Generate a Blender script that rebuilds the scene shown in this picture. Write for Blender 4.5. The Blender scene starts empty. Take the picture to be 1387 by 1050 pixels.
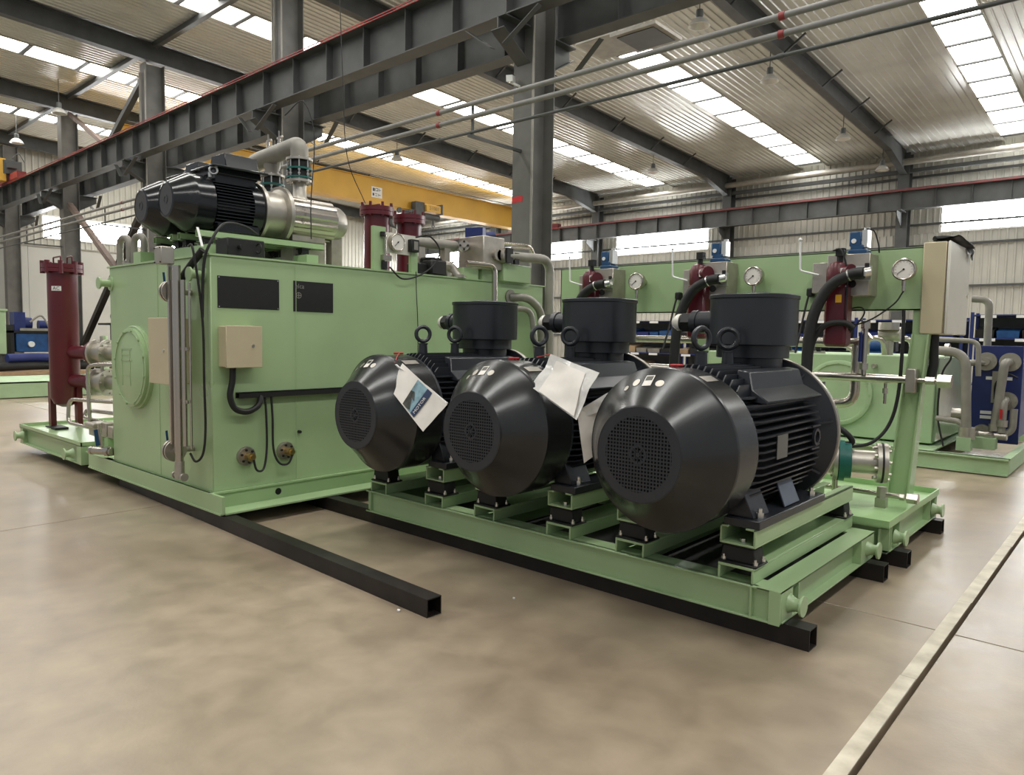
import bpy, math, random
from mathutils import Vector, Matrix, Euler
random.seed(7)
SC = bpy.context.scene
COL = SC.collection
PI = math.pi

# ------------------------------------------------------------ camera, sky, exposure
cam_d = bpy.data.cameras.new('camera')
cam = bpy.data.objects.new('camera', cam_d)
COL.objects.link(cam)
YAW, PITCH, ROLL = 0.7261487, 0.0713667, -0.0157608
cy_, sy_, cp_, sp_, cr_, sr_ = math.cos(YAW), math.sin(YAW), math.cos(PITCH), math.sin(PITCH), math.cos(ROLL), math.sin(ROLL)
Mw = Matrix(((cy_, sy_, 0), (-sy_, cy_, 0), (0, 0, 1)))          # world -> right, forward, up
Pm = Matrix(((1, 0, 0), (0, sp_, cp_), (0, cp_, -sp_)))
Rm = Matrix(((cr_, -sr_, 0), (sr_, cr_, 0), (0, 0, 1)))
T = Rm @ Pm @ Mw
cam.matrix_world = Matrix((T[0], T[1], -T[2])).transposed().to_4x4()
cam.location = (0, 0, 1.5)
cam_d.sensor_width = 36
cam_d.lens = 36 * 979.45 / 1387
cam_d.clip_end = 300
SC.camera = cam

world = bpy.data.worlds.new('sky')
SC.world = world
world.use_nodes = True
bg = world.node_tree.nodes['Background']
bg.inputs[0].default_value = (0.90, 0.95, 1.0, 1)
bg.inputs[1].default_value = 0.40
SKYLIGHT, WINDOW = 16.0, 40.0
SC.view_settings.view_transform = 'Standard'
SC.view_settings.look = 'None'
SC.view_settings.gamma = 1
SC.view_settings.use_curve_mapping = False
SC.view_settings.exposure = 0.0

# ------------------------------------------------------------ materials
def mat(name, col, rough=.5, metal=0., var=.08, scale=6., bump=0., bscale=60., coat=0., emit=0., rvar=0., alpha=1., dirt=None):
    m = bpy.data.materials.new(name)
    m.use_nodes = True
    nt = m.node_tree
    b = nt.nodes['Principled BSDF']
    b.inputs['Base Color'].default_value = (*col, 1)
    b.inputs['Roughness'].default_value = rough
    b.inputs['Metallic'].default_value = metal
    if coat:
        b.inputs['Coat Weight'].default_value = coat
        b.inputs['Coat Roughness'].default_value = .12
    if emit:
        b.inputs['Emission Color'].default_value = (*col, 1)
        b.inputs['Emission Strength'].default_value = emit
    tc = nt.nodes.new('ShaderNodeTexCoord')
    if var or rvar or dirt:
        n = nt.nodes.new('ShaderNodeTexNoise')
        n.inputs['Scale'].default_value = scale
        n.inputs['Detail'].default_value = 5
        nt.links.new(tc.outputs['Object'], n.inputs['Vector'])
        r = nt.nodes.new('ShaderNodeValToRGB')
        r.color_ramp.elements[0].position = .3
        r.color_ramp.elements[1].position = .7
        d = dirt or tuple(c * (1 - var * 1.6) for c in col)
        r.color_ramp.elements[0].color = (*d, 1)
        r.color_ramp.elements[1].color = (*[min(1, c * (1 + var)) for c in col], 1)
        nt.links.new(n.outputs['Fac'], r.inputs['Fac'])
        nt.links.new(r.outputs['Color'], b.inputs['Base Color'])
        if rvar:
            mr = nt.nodes.new('ShaderNodeMapRange')
            mr.inputs['To Min'].default_value = max(.02, rough - rvar)
            mr.inputs['To Max'].default_value = rough + rvar
            nt.links.new(n.outputs['Fac'], mr.inputs['Value'])
            nt.links.new(mr.outputs['Result'], b.inputs['Roughness'])
    if bump:
        n2 = nt.nodes.new('ShaderNodeTexNoise')
        n2.inputs['Scale'].default_value = bscale
        nt.links.new(tc.outputs['Object'], n2.inputs['Vector'])
        bp = nt.nodes.new('ShaderNodeBump')
        bp.inputs['Strength'].default_value = bump
        bp.inputs['Distance'].default_value = .01
        nt.links.new(n2.outputs['Fac'], bp.inputs['Height'])
        nt.links.new(bp.outputs['Normal'], b.inputs['Normal'])
    return m

GREEN = mat('green_paint', (.365, .505, .27), .30, var=.05, scale=1.5, bump=.06, bscale=9, rvar=.07)
GREEN2 = mat('green_paint_dull', (.36, .50, .29), .55, var=.07, scale=3)
MOTOR = mat('charcoal_enamel', (.021, .024, .030), .34, var=.12, scale=3, bump=.05, bscale=120)
COVER = mat('charcoal_sheet', (.058, .059, .060), .235, metal=.7, var=.10, scale=4)
def brushed(m, axis='Y', an=.75):
    nt = m.node_tree; b = nt.nodes['Principled BSDF']
    tg = nt.nodes.new('ShaderNodeTangent'); tg.direction_type = 'RADIAL'; tg.axis = axis
    nt.links.new(tg.outputs['Tangent'], b.inputs['Tangent'])
    b.inputs['Anisotropic'].default_value = an
brushed(COVER, 'Y', .35)
MOTORB = mat('black_gloss_enamel', (.012, .014, .016), .18, var=.1, scale=5)
BLACK = mat('black_rubber', (.007, .007, .007), .6, var=.15)
HOLE = mat('dark_opening', (.003, .003, .003), .9, var=0)
STEEL = mat('stainless_steel', (.50, .46, .41), .27, metal=1, var=.03, scale=2)
STEELW = mat('cast_stainless', (.47, .44, .39), .40, metal=.9, var=.06, scale=9)
GALV = mat('painted_pipe_grey', (.28, .265, .23), .5, metal=.3, var=.12, scale=5)
ZINC = mat('zinc_bolt', (.75, .74, .70), .3, metal=1, var=.05)
MAROON = mat('maroon_paint', (.100, .010, .017), .32, var=.12, scale=3)
BEIGE = mat('beige_enamel', (.54, .47, .31), .42, var=.02, bump=.04, bscale=200)
CABW = mat('pale_cabinet_enamel', (.70, .68, .60), .22, var=.02)
BLOCK = mat('plated_manifold', (.45, .41, .36), .40, metal=.7, var=.1, scale=10)
BLUE = mat('blue_paint', (.015, .07, .17), .4, var=.1)
BLUED = mat('deep_blue_paint', (.010, .022, .13), .45, var=.12, scale=4)
BLUEM = mat('pump_blue_paint', (.01, .07, .22), .45, var=.2)
TEAL = mat('teal_ring', (.008, .12, .10), .4, var=.1)
IRON = mat('dark_steel_paint', (.060, .063, .062), .55, var=.16, scale=2.5)
SPIPE = mat('service_pipe_grey', (.20, .195, .185), .5, var=.1, scale=4)
IRONL = mat('column_steel_paint', (.125, .122, .112), .55, var=.16, scale=2.0)
TUBEM = mat('black_square_tube', (.016, .012, .010), .50, metal=.1, var=.35, scale=6)
YELLOW = mat('crane_yellow', (.62, .36, .045), .45, var=.08, scale=.8)
REDD = mat('dusty_red_paint', (.26, .03, .03), .55, var=.2)
RED = mat('red_paint', (.50, .015, .02), .45, var=.12)
CLAD = mat('wall_cladding', (.44, .43, .38), .5, var=.06, scale=1.2)
LINER = mat('roof_liner', (.60, .60, .56), .22, metal=.25, var=.08, scale=.8, bump=.05, bscale=2.5, rvar=.06)
PANELW = mat('white_partition', (.42, .42, .385), .5, var=.04, scale=.7)
WHITE = mat('white_plastic', (.8, .8, .78), .4, var=.03)
PAPER = mat('paper', (.78, .74, .68), .6, var=.05, scale=8)
FILM = mat('clear_pouch_film', (.70, .69, .66), .12, var=.10, scale=14, bump=.4, bscale=25)
PRINTB = mat('blue_print', (.22, .36, .42), .4, var=.3, scale=18)
PRINTD = mat('navy_print', (.02, .04, .10), .4, var=.1)
PRINTG = mat('grey_print', (.06, .06, .05), .4, var=.5, scale=30)
BRASS = mat('brass', (.62, .45, .20), .3, metal=1, var=.05)
BROWN = mat('brown_primer_brace', (.19, .14, .12), .55, var=.15)
WOOD = mat('carton', (.38, .26, .15), .7, var=.15)
YLAB = mat('yellow_label', (.85, .45, .02), .4, var=.02)
SKYM = mat('translucent_skylight', (1, .985, .94), .6, var=0, emit=SKYLIGHT)
WINM = mat('daylit_glass', (.97, .99, 1.0), .3, var=0, emit=WINDOW)
LAMPG = mat('lamp_reflector', (.55, .55, .53), .35, metal=.5, var=.03)
STRIPE = mat('white_floor_strip', (.62, .57, .46), .55, var=.18, scale=7, dirt=(.42, .37, .28))
def floor_mat():
    m = bpy.data.materials.new('sealed_concrete')
    m.use_nodes = True
    nt = m.node_tree
    b = nt.nodes['Principled BSDF']
    g = nt.nodes.new('ShaderNodeNewGeometry')
    def noise(s, det, dist=0):
        n = nt.nodes.new('ShaderNodeTexNoise')
        n.inputs['Scale'].default_value = s; n.inputs['Detail'].default_value = det
        n.inputs['Distortion'].default_value = dist
        nt.links.new(g.outputs['Position'], n.inputs['Vector'])
        return n
    n1 = noise(.55, 6, .6); n2 = noise(4.5, 8, .3); n3 = noise(60, 3)
    r1 = nt.nodes.new('ShaderNodeValToRGB')
    e = r1.color_ramp.elements
    e[0].position = .30; e[0].color = (.232, .182, .130, 1)
    e[1].position = .68; e[1].color = (.378, .312, .232, 1)
    nt.links.new(n1.outputs['Fac'], r1.inputs['Fac'])
    r2 = nt.nodes.new('ShaderNodeValToRGB')
    e = r2.color_ramp.elements
    e[0].position = .32; e[0].color = (.80, .78, .75, 1)
    e[1].position = .72; e[1].color = (1.12, 1.10, 1.06, 1)
    nt.links.new(n2.outputs['Fac'], r2.inputs['Fac'])
    mx = nt.nodes.new('ShaderNodeMix'); mx.data_type = 'RGBA'; mx.blend_type = 'MULTIPLY'
    mx.inputs[0].default_value = 1
    nt.links.new(r1.outputs['Color'], mx.inputs[6]); nt.links.new(r2.outputs['Color'], mx.inputs[7])
    nt.links.new(mx.outputs[2], b.inputs['Base Color'])
    mr = nt.nodes.new('ShaderNodeMapRange')
    mr.inputs['To Min'].default_value = .22; mr.inputs['To Max'].default_value = .46
    nt.links.new(n2.outputs['Fac'], mr.inputs['Value'])
    nt.links.new(mr.outputs['Result'], b.inputs['Roughness'])
    bp = nt.nodes.new('ShaderNodeBump'); bp.inputs['Strength'].default_value = .12; bp.inputs['Distance'].default_value = .004
    nt.links.new(n3.outputs['Fac'], bp.inputs['Height'])
    nt.links.new(bp.outputs['Normal'], b.inputs['Normal'])
    return m
FLOOR = floor_mat()

# ------------------------------------------------------------ mesh builder
def frame(axis):
    a = Vector(axis).normalized()
    t = Vector((0, 0, 1)) if abs(a.z) < .9 else Vector((1, 0, 0))
    u = a.cross(t).normalized()
    return a, u, a.cross(u).normalized() * -1

class MB:
    def __init__(s):
        s.v = []; s.f = []
    def add(s, vs, fs):
        o = len(s.v)
        s.v += [Vector(v) for v in vs]
        s.f += [tuple(i + o for i in f) for f in fs]
        return s
    def box(s, x0, x1, y0, y1, z0, z1):
        return s.add([(x0, y0, z0), (x1, y0, z0), (x1, y1, z0), (x0, y1, z0), (x0, y0, z1), (x1, y0, z1), (x1, y1, z1), (x0, y1, z1)],
                     [(0, 3, 2, 1), (4, 5, 6, 7), (0, 1, 5, 4), (1, 2, 6, 5), (2, 3, 7, 6), (3, 0, 4, 7)])
    def obox(s, c, size, rot=(0, 0, 0)):
        m = Euler(rot).to_matrix(); c = Vector(c); h = [q / 2 for q in size]
        vs = [c + m @ Vector((a * h[0], b * h[1], d * h[2])) for d in (-1, 1) for b in (-1, 1) for a in (-1, 1)]
        return s.add(vs, [(0, 2, 3, 1), (4, 5, 7, 6), (0, 1, 5, 4), (1, 3, 7, 5), (3, 2, 6, 7), (2, 0, 4, 6)])
    def beam(s, p, q, w, h):
        p = Vector(p); q = Vector(q); a, u, v = frame(q - p)
        vs = [e + u * (i * w / 2) + v * (j * h / 2) for e in (p, q) for i, j in ((-1, -1), (1, -1), (1, 1), (-1, 1))]
        return s.add(vs, [(0, 1, 2, 3), (7, 6, 5, 4), (0, 4, 5, 1), (1, 5, 6, 2), (2, 6, 7, 3), (3, 7, 4, 0)])
    def lathe(s, prof, o, axis, n=24, c0=True, c1=True):
        o = Vector(o); a, u, v = frame(axis); k = len(s.v); m = len(prof)
        for r, h in prof:
            for i in range(n):
                t = 2 * PI * i / n
                s.v.append(o + a * h + (u * math.cos(t) + v * math.sin(t)) * r)
        for j in range(m - 1):
            for i in range(n):
                i2 = (i + 1) % n
                s.f.append((k + j * n + i, k + j * n + i2, k + (j + 1) * n + i2, k + (j + 1) * n + i))
        if c0: s.f.append(tuple(k + i for i in range(n))[::-1])
        if c1: s.f.append(tuple(k + (m - 1) * n + i for i in range(n)))
        return s
    def cyl(s, p, q, r, r2=None, n=16):
        p = Vector(p); q = Vector(q)
        return s.lathe([(r, 0), (r if r2 is None else r2, (q - p).length)], p, q - p, n)
    def hexa(s, p, q, r):
        return s.cyl(p, q, r, n=6)
    def torus(s, c, axis, R, r, n=24, m=8):
        c = Vector(c); a, u, v = frame(axis); k = len(s.v)
        for i in range(n):
            t = 2 * PI * i / n; d = u * math.cos(t) + v * math.sin(t)
            for j in range(m):
                w = 2 * PI * j / m
                s.v.append(c + d * (R + r * math.cos(w)) + a * (r * math.sin(w)))
        for i in range(n):
            for j in range(m):
                s.f.append((k + i * m + j, k + ((i + 1) % n) * m + j, k + ((i + 1) % n) * m + (j + 1) % m, k + i * m + (j + 1) % m))
        return s
    def ring(s, c, axis, R, r, d, n=32):          # flat annulus of depth d
        return s.lathe([(r, 0), (R, 0), (R, d), (r, d), (r, 0)], c, axis, n, False, False)
    def tube(s, pts, r, n=10, smooth=True, res=6):
        P = [Vector(p) for p in pts]
        if smooth and len(P) > 2:
            Q = []
            E = [P[0] * 2 - P[1]] + P + [P[-1] * 2 - P[-2]]
            for i in range(1, len(E) - 2):
                a, b, c, d = E[i - 1:i + 3]
                for j in range(res):
                    t = j / res
                    Q.append(.5 * ((2 * b) + (c - a) * t + (2 * a - 5 * b + 4 * c - d) * t * t + (3 * b - a - 3 * c + d) * t ** 3))
            Q.append(P[-1]); P = Q
        k = len(s.v); u = None
        for i, p in enumerate(P):
            t = (P[min(i + 1, len(P) - 1)] - P[max(i - 1, 0)]).normalized()
            if u is None: _, u, _v = frame(t)
            u = (u - t * u.dot(t)).normalized(); v = t.cross(u)
            for j in range(n):
                w = 2 * PI * j / n
                s.v.append(p + (u * math.cos(w) + v * math.sin(w)) * r)
        for i in range(len(P) - 1):
            for j in range(n):
                j2 = (j + 1) % n
                s.f.append((k + i * n + j, k + i * n + j2, k + (i + 1) * n + j2, k + (i + 1) * n + j))
        s.f.append(tuple(k + j for j in range(n))[::-1])
        s.f.append(tuple(k + (len(P) - 1) * n + j for j in range(n)))
        return s
    def pipe(s, pts, r, bend=None, n=12):          # straight runs with rounded bends
        bend = bend or r * 2.2
        P = [Vector(p) for p in pts]; Q = [P[0]]
        for i in range(1, len(P) - 1):
            a, b, c = P[i - 1], P[i], P[i + 1]
            d0 = (a - b); d1 = (c - b)
            L = min(bend, d0.length * .49, d1.length * .49)
            p0 = b + d0.normalized() * L; p1 = b + d1.normalized() * L
            for j in range(7):
                t = j / 6
                Q.append(p0 * (1 - t) ** 2 + b * 2 * t * (1 - t) + p1 * t * t)
        Q.append(P[-1])
        return s.tube(Q, r, n, smooth=False)
    def ext(s, poly, axis, a, b):                  # extrude a 2-D polygon: axis y -> poly is (x, z); x -> (y, z); z -> (x, y)
        def pt(p, t):
            return {'y': (p[0], t, p[1]), 'x': (t, p[0], p[1]), 'z': (p[0], p[1], t)}[axis]
        n = len(poly)
        return s.add([pt(p, a) for p in poly] + [pt(p, b) for p in poly],
                     [tuple(range(n)), tuple(range(2 * n - 1, n - 1, -1))] + [(i, i + n, (i + 1) % n + n, (i + 1) % n) for i in range(n)])
    def bolts(s, c, axis, R, k, r=.008, h=.01, ph=0., n=6):
        c = Vector(c); a, u, v = frame(axis)
        for i in range(k):
            t = 2 * PI * i / k + ph
            p = c + (u * math.cos(t) + v * math.sin(t)) * R
            s.cyl(p, p + a * h, r, n=n)
        return s

ORG = {}
def mesh_obj(name, mb, m, off=Vector((0, 0, 0)), ang=35, fix=True):
    me = bpy.data.meshes.new(name)
    me.from_pydata([tuple(v - off) for v in mb.v], [], mb.f)
    me.materials.append(m)
    if fix:
        import bmesh
        b = bmesh.new(); b.from_mesh(me)
        bmesh.ops.recalc_face_normals(b, faces=b.faces)
        b.to_mesh(me); b.free()
    for p in me.polygons: p.use_smooth = True
    me.set_sharp_from_angle(angle=math.radians(ang))
    o = bpy.data.objects.new(name, me)
    COL.objects.link(o)
    return o
def bevel(o, w=.004, seg=1):
    b = o.modifiers.new('bevel', 'BEVEL'); b.width = w; b.segments = seg; b.limit_method = 'ANGLE'; b.angle_limit = math.radians(50)
    b.harden_normals = False
    return o
def thing(name, label, cat, loc, group=None, local=False):
    o = bpy.data.objects.new(name, None)
    COL.objects.link(o)
    o.empty_display_size = .1
    o.location = loc
    o['label'] = label; o['category'] = cat
    if group: o['group'] = group
    ORG[o.name] = Vector((0, 0, 0)) if local else Vector(loc)
    return o
SPLIT = {'shoulder_block', 'weld_seam', 'stiffener_plate', 'leg', 'board_leg', 'upright', 'base_rail', 'lid_handle', 'branch_pipe', 'truck_wheel', 'unit_hanger', 'bench_leg',
         'side_beam', 'foot_bolt', 'mount_bolt', 'manhole_bolt', 'lid_bolt', 'pipe_clamp', 'knee_brace', 'base_post', 'line_stand', 'cooler_pedestal', 'vent_valve', 'conduit', 'side_clamp',
         'cooler_label', 'shelf_label', 'wheel', 'deck_strip', 'teal_ring', 'plate_screw', 'pad_bolt', 'leg_plate', 'block_stand', 'pipe_joint', 'valve_block', 'bridge_flange', 'cooler_pipe', 'pump_foot', 'hose_run',
         'embossed_marks', 'small_motor', 'trolley_wheel', 'tie_rod', 'flange_rib', 'fitting', 'base_plate', 'foot', 'conductor_bar', 'flange_bolt'}
def clusters(mb, tol=.0012):
    n = len(mb.v); par = list(range(n))
    def fd(i):
        while par[i] != i: par[i] = par[par[i]]; i = par[i]
        return i
    for f in mb.f:
        r = fd(f[0])
        for i in f[1:]: par[fd(i)] = r
    comp = {}
    for i in range(n): comp.setdefault(fd(i), []).append(i)
    L = []
    for ids in comp.values():
        vs = [mb.v[i] for i in ids]
        L.append([ids, [min(v[k] for v in vs) - tol for k in range(3)], [max(v[k] for v in vs) + tol for k in range(3)]])
    ch = True
    while ch:
        ch = False
        for i in range(len(L)):
            for j in range(i + 1, len(L)):
                a, b = L[i], L[j]
                if all(a[1][k] <= b[2][k] and b[1][k] <= a[2][k] for k in range(3)):
                    a[0] += b[0]; a[1] = [min(x, y) for x, y in zip(a[1], b[1])]; a[2] = [max(x, y) for x, y in zip(a[2], b[2])]
                    L.pop(j); ch = True; break
            if ch: break
    out = []
    for ids, _, _ in L:
        s = set(ids); mp = {o: k for k, o in enumerate(sorted(s))}
        m = MB(); m.v = [mb.v[o] for o in sorted(s)]; m.f = [tuple(mp[i] for i in f) for f in mb.f if f[0] in s]
        out.append(m)
    return out
def part(name, mb, m, parent, label=None, bv=0, stuff=False, ang=35):
    if name in SPLIT and not stuff:
        cl = clusters(mb)
        if 1 < len(cl) <= 60:
            res = [part1(name, c, m, parent, label, bv, stuff, ang) for c in cl]
            return res[0]
    return part1(name, mb, m, parent, label, bv, stuff, ang)
def part1(name, mb, m, parent, label=None, bv=0, stuff=False, ang=35):
    off = ORG[parent.name]
    o = mesh_obj(name, mb, m, off, ang)
    o.parent = parent
    ORG[o.name] = off
    if label: o['label'] = label
    if stuff: o['kind'] = 'stuff'
    if bv: bevel(o, bv)
    return o
def solo(name, mb, m, label, cat, group=None, bv=0, ang=35):
    xs = [v.x for v in mb.v]; ys = [v.y for v in mb.v]; zs = [v.z for v in mb.v]
    off = Vector(((min(xs) + max(xs)) / 2, (min(ys) + max(ys)) / 2, min(zs)))
    o = mesh_obj(name, mb, m, off, ang)
    o.location = off
    ORG[o.name] = off
    o['label'] = label; o['category'] = cat
    if group: o['group'] = group
    if bv: bevel(o, bv)
    return o
def struct(name, mb, m, bv=0):
    o = mesh_obj(name, mb, m)
    o['kind'] = 'structure'
    ORG[o.name] = Vector((0, 0, 0))
    if bv: bevel(o, bv)
    return o
def link_copy(src, parent, loc):
    c = src.copy(); COL.objects.link(c); c.parent = parent; c.location = loc
    ORG[c.name] = Vector((0, 0, 0))
    return c
def dup(root, loc, label, rotz=0, skip=()):
    r = root.copy(); COL.objects.link(r); r.location = loc; r['label'] = label
    r.rotation_euler.z = rotz
    for ch in list(root.children):
        if ch.name.split('.')[0] in skip: continue
        c = ch.copy(); COL.objects.link(c); c.parent = r
        for g in list(ch.children):
            d = g.copy(); COL.objects.link(d); d.parent = c
    return r
def textmb(s, size, o, ux, uz, align='CENTER', thick=.0008):
    cu = bpy.data.curves.new('t', 'FONT'); cu.body = s; cu.size = size; cu.align_x = align; cu.align_y = 'CENTER'
    cu.resolution_u = 2; cu.extrude = 0
    ob = bpy.data.objects.new('t', cu); COL.objects.link(ob)
    dg = bpy.context.evaluated_depsgraph_get()
    me = bpy.data.meshes.new_from_object(ob.evaluated_get(dg))
    ux = Vector(ux).normalized(); uz = Vector(uz).normalized(); nrm = ux.cross(uz); o = Vector(o)
    mb = MB()
    mb.add([o + ux * v.co.x + uz * v.co.y + nrm * thick for v in me.vertices], [tuple(p.vertices) for p in me.polygons])
    bpy.data.objects.remove(ob); bpy.data.meshes.remove(me)
    return mb
def zr(y): return 8.72 + .039 * (30.7 - y)
# ============================================================ THE HALL
X0, X1, YA, YB = -36.4, 6.8, -8.0, 31.2
base = struct('floor', MB().box(X0, X1, YA, YB, -.25, -.06), HOLE)
gx = [X0, -34.3, -28.7, -23.1, -17.5, -11.9, -6.3, -.70, 4.9, X1]
gy = [YA, -6.96, -1.36, 4.24, 9.84, 15.44, 21.04, 26.64, YB]
for i in range(len(gx) - 1):
    for j in range(len(gy) - 1):
        ga = .010 if abs(gx[i] + .70) < .01 else .005
        gb = .011 if abs(gx[i + 1] + .70) < .01 else .005
        m = MB().box(gx[i] + ga, gx[i + 1] - gb, gy[j] + .004, gy[j + 1] - .004, -.06, 0)
        bevel(part('concrete_slab', m, FLOOR, base), .003)
m = MB()
random.seed(3)
y = YA
while y < 26:
    L = random.uniform(1.2, 2.4)
    a, b = random.uniform(-.003, .003), random.uniform(-.004, .004)
    m.add([(-.776 + a, y, .0015), (-.712 + b, y, .0015), (-.712 - b, y + L, .0015), (-.776 - a, y + L, .0015)], [(0, 1, 2, 3)])
    y += L + .004
solo('floor_strip', m, STRIPE, 'long white strip painted along the wide floor joint at right', 'floor marking')
solo('paint_chip', MB().obox((-2.98, 2.46, .006), (.016, .012, .012), (.3, .2, .5)), WHITE, 'tiny white chip lying beside the loose black tube', 'debris')
solo('paint_chip', MB().obox((-2.66, 3.04, .004), (.012, .01, .008), (.1, .2, .9)), WHITE, 'tiny white speck on the floor between tube and motor skid', 'debris')

# roof: liner sheets and skylight strips per bay, rafters on the column lines
CX = [-.44, -7.5, -14.57, -21.64, -28.71, -35.78]
ceil = struct('ceiling', MB().add([(X0, YA, zr(YA) + .12), (X1, YA, zr(YA) + .12), (X1, YB, zr(YB) + .12), (X0, YB, zr(YB) + .12)], [(3, 2, 1, 0)]), LINER)
def sheet_poly(w, pitch=.198, d=.028):
    P = []; x = 0
    while x < w - .02:
        P += [(x, 0), (x + pitch * .30, 0), (x + pitch * .38, d), (x + pitch * .46, 0), (x + pitch * .54, 0), (x + pitch * .62, d)][:0] or [(x, 0), (x + pitch * .72, 0), (x + pitch * .80, -d), (x + pitch * .92, -d)]
        x += pitch
    P.append((w, 0))
    return P
def sheetmesh(w):
    P = sheet_poly(w); m = MB(); vs = []
    for px, pz in P: vs += [(px, YA, zr(YA) + pz), (px, YB, zr(YB) + pz)]
    m.add(vs, [(2 * i, 2 * i + 1, 2 * i + 3, 2 * i + 2) for i in range(len(P) - 1)])
    return m
sm = sheetmesh(.99)
proto = None
SKX = [3.10, -3.97, -11.04, -18.10, -25.17, -32.24]
def sheet_at(x):
    global proto
    if proto is None:
        proto = part('roof_sheet', sm, LINER, ceil); proto.location.x = x
    else:
        c = proto.copy(); COL.objects.link(c); c.location.x = x
for sx in SKX:
    for k in range(3):
        sheet_at(sx + .52 + k * .99); sheet_at(sx - .52 - (k + 1) * .99)
skp = None
for sx in SKX:
    y = 30.4
    while y > -5.0:
        if skp is None:
            a, b = y - 1.42, y - .02
            m = MB().add([(-.50, a, zr(a) - .01), (.50, a, zr(a) - .01), (.50, b, zr(b) - .01), (-.50, b, zr(b) - .01)], [(0, 1, 2, 3)])
            skp = part('skylight_panel', m, SKYM, ceil); skp.location.x = sx
        else:
            c = skp.copy(); COL.objects.link(c); c.location = (sx, y - 30.4, -.039 * (y - 30.4))
        y -= 1.48
m = MB()
for sx in SKX:
    for q in (-.52, .52): m.beam((sx + q, YA, zr(YA) - .01), (sx + q, YB, zr(YB) - .01), .05, .06)
part('skylight_curb', m, CLAD, ceil, stuff=True)
bar = None
for sx in SKX:
    y = 30.4 + .02
    while y > -5.5:
        if bar is None:
            bar = part('skylight_bar', MB().box(-.52, .52, y - .065, y + .065, zr(y) - .05, zr(y) - .012), IRON, ceil); bar.location.x = sx
        else:
            c = bar.copy(); COL.objects.link(c); c.location = (sx, y - 30.42, -.039 * (y - 30.42))
        y -= 1.48
def ibeam(m, p, q, w, h, t=.014):          # p, q: ends of the centre line
    p = Vector(p); q = Vector(q)
    up = Vector((0, 0, 1))
    m.beam(p + up * (h / 2 - t / 2), q + up * (h / 2 - t / 2), w, t)
    m.beam(p - up * (h / 2 - t / 2), q - up * (h / 2 - t / 2), w, t)
    m.beam(p, q, t, h - 2 * t)
    return m
NM = ['nearest', 'second', 'third', 'fourth', 'fifth', 'farthest']
for k, cx in enumerate(CX):
    t = thing('roof_rafter', ['dark steel rafter sloping over the right edge of the hall', 'dark rafter crossing to the far wall column behind the cabinet, first lamp row beneath it',
        'dark rafter reaching the far wall above the middle filter, second from the right', 'dark rafter passing behind the big marked column', 'dark rafter above the tank motors, crossing the upper left', 'dark rafter against the left end wall'][k], 'rafter', (cx, 9, 8.9), 'roof rafters on the column lines')
    ya, yb = YA, 30.7
    part('rafter_beam', ibeam(MB(), (cx, ya, zr(ya) - .30), (cx, yb - 2.4, zr(yb - 2.4) - .30), .24, .50), IRON, t)
    m = MB().add([(cx - .007, yb - 2.4, zr(yb) + .06), (cx - .007, yb - 2.4, zr(yb) - .45), (cx - .007, yb, zr(yb) - .95), (cx - .007, yb, zr(yb) + .0),
                  (cx + .007, yb - 2.4, zr(yb) + .06), (cx + .007, yb - 2.4, zr(yb) - .45), (cx + .007, yb, zr(yb) - .95), (cx + .007, yb, zr(yb) + .0)],
                 [(0, 1, 2, 3), (7, 6, 5, 4), (0, 4, 5, 1), (1, 5, 6, 2), (2, 6, 7, 3), (3, 7, 4, 0)])
    m.beam((cx, yb - 2.4, zr(yb) - .46), (cx, yb, zr(yb) - .96), .24, .014)
    part('haunch', m, IRON, t)
    for j, yy in enumerate((12.2, 15.5, 18.6, 21.4, 24.0, 26.5)):
        part('fly_brace', MB().beam((cx - .1, yy, zr(yy) - .52), (cx + .55, yy, zr(yy) - .08), .045, .045), IRON, t)

# centre columns
clab = ['dark hall column standing right of the frame', 'tall dark column with a red paint mark behind the green oil tank', 'dark column with conduits rising behind the pipe elbow on the tank',
        'dark column behind the black tank motors, braces at its foot', 'dark column directly behind the maroon filter tower', 'leftmost dark column beside the end wall']
for k, cx in enumerate(CX):
    t = thing('hall_column', clab[k], 'column', (cx, 8.86, 0), 'centre row of columns')
    m = MB()
    m.box(cx - .20, cx + .20, 8.86 - .26, 8.86 - .242, 0, 8.95).box(cx - .20, cx + .20, 8.86 + .242, 8.86 + .26, 0, 8.95).box(cx - .007, cx + .007, 8.618, 9.102, 0, 8.95)
    part('column_shaft', m, IRONL, t)
    part('base_plate', MB().box(cx - .3, cx + .3, 8.5, 9.22, 0, .03).bolts((cx, 8.86, .03), (0, 0, 1), .26, 4, .02, .04, PI / 4), IRON, t)
    for s in (-1, 1):
        y0 = 8.86 + s * .26; y1 = 8.86 + s * .86
        m = MB().ext([(y0, 6.18), (y1, 6.18), (y1, 6.0), (y0, 5.65)], 'x', cx - .012, cx + .012)
        m.box(cx - .15, cx + .15, min(y0, y1), max(y0, y1), 6.165, 6.185)
        m.beam((cx, y0, 5.65), (cx, y1, 6.0), .26, .014)
        part('corbel', m, IRON, t)
        m = MB().add([], [])
        for sx in (-1, 1):
            m.beam((cx + sx * .12, y1 - s * .02, 5.75), (cx + sx * .72, y1 - s * .1, 6.17), .10, .012)
        part('knee_brace', m, IRON, t)
    if k == 1:
        part('paint_mark', MB().box(cx - .19, cx + .02, 8.596, 8.5995, 3.58, 3.67), RED, t, 'red paint mark')
    if k in (1, 2, 3):
        m = MB()
        for dx in ((.23,) if k == 1 else (-.14, -.06, .23)): m.cyl((cx + dx, 8.56, .3), (cx + dx, 8.56, 8.7), .018, n=8)
        part('conduit', m, GALV, t)
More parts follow.
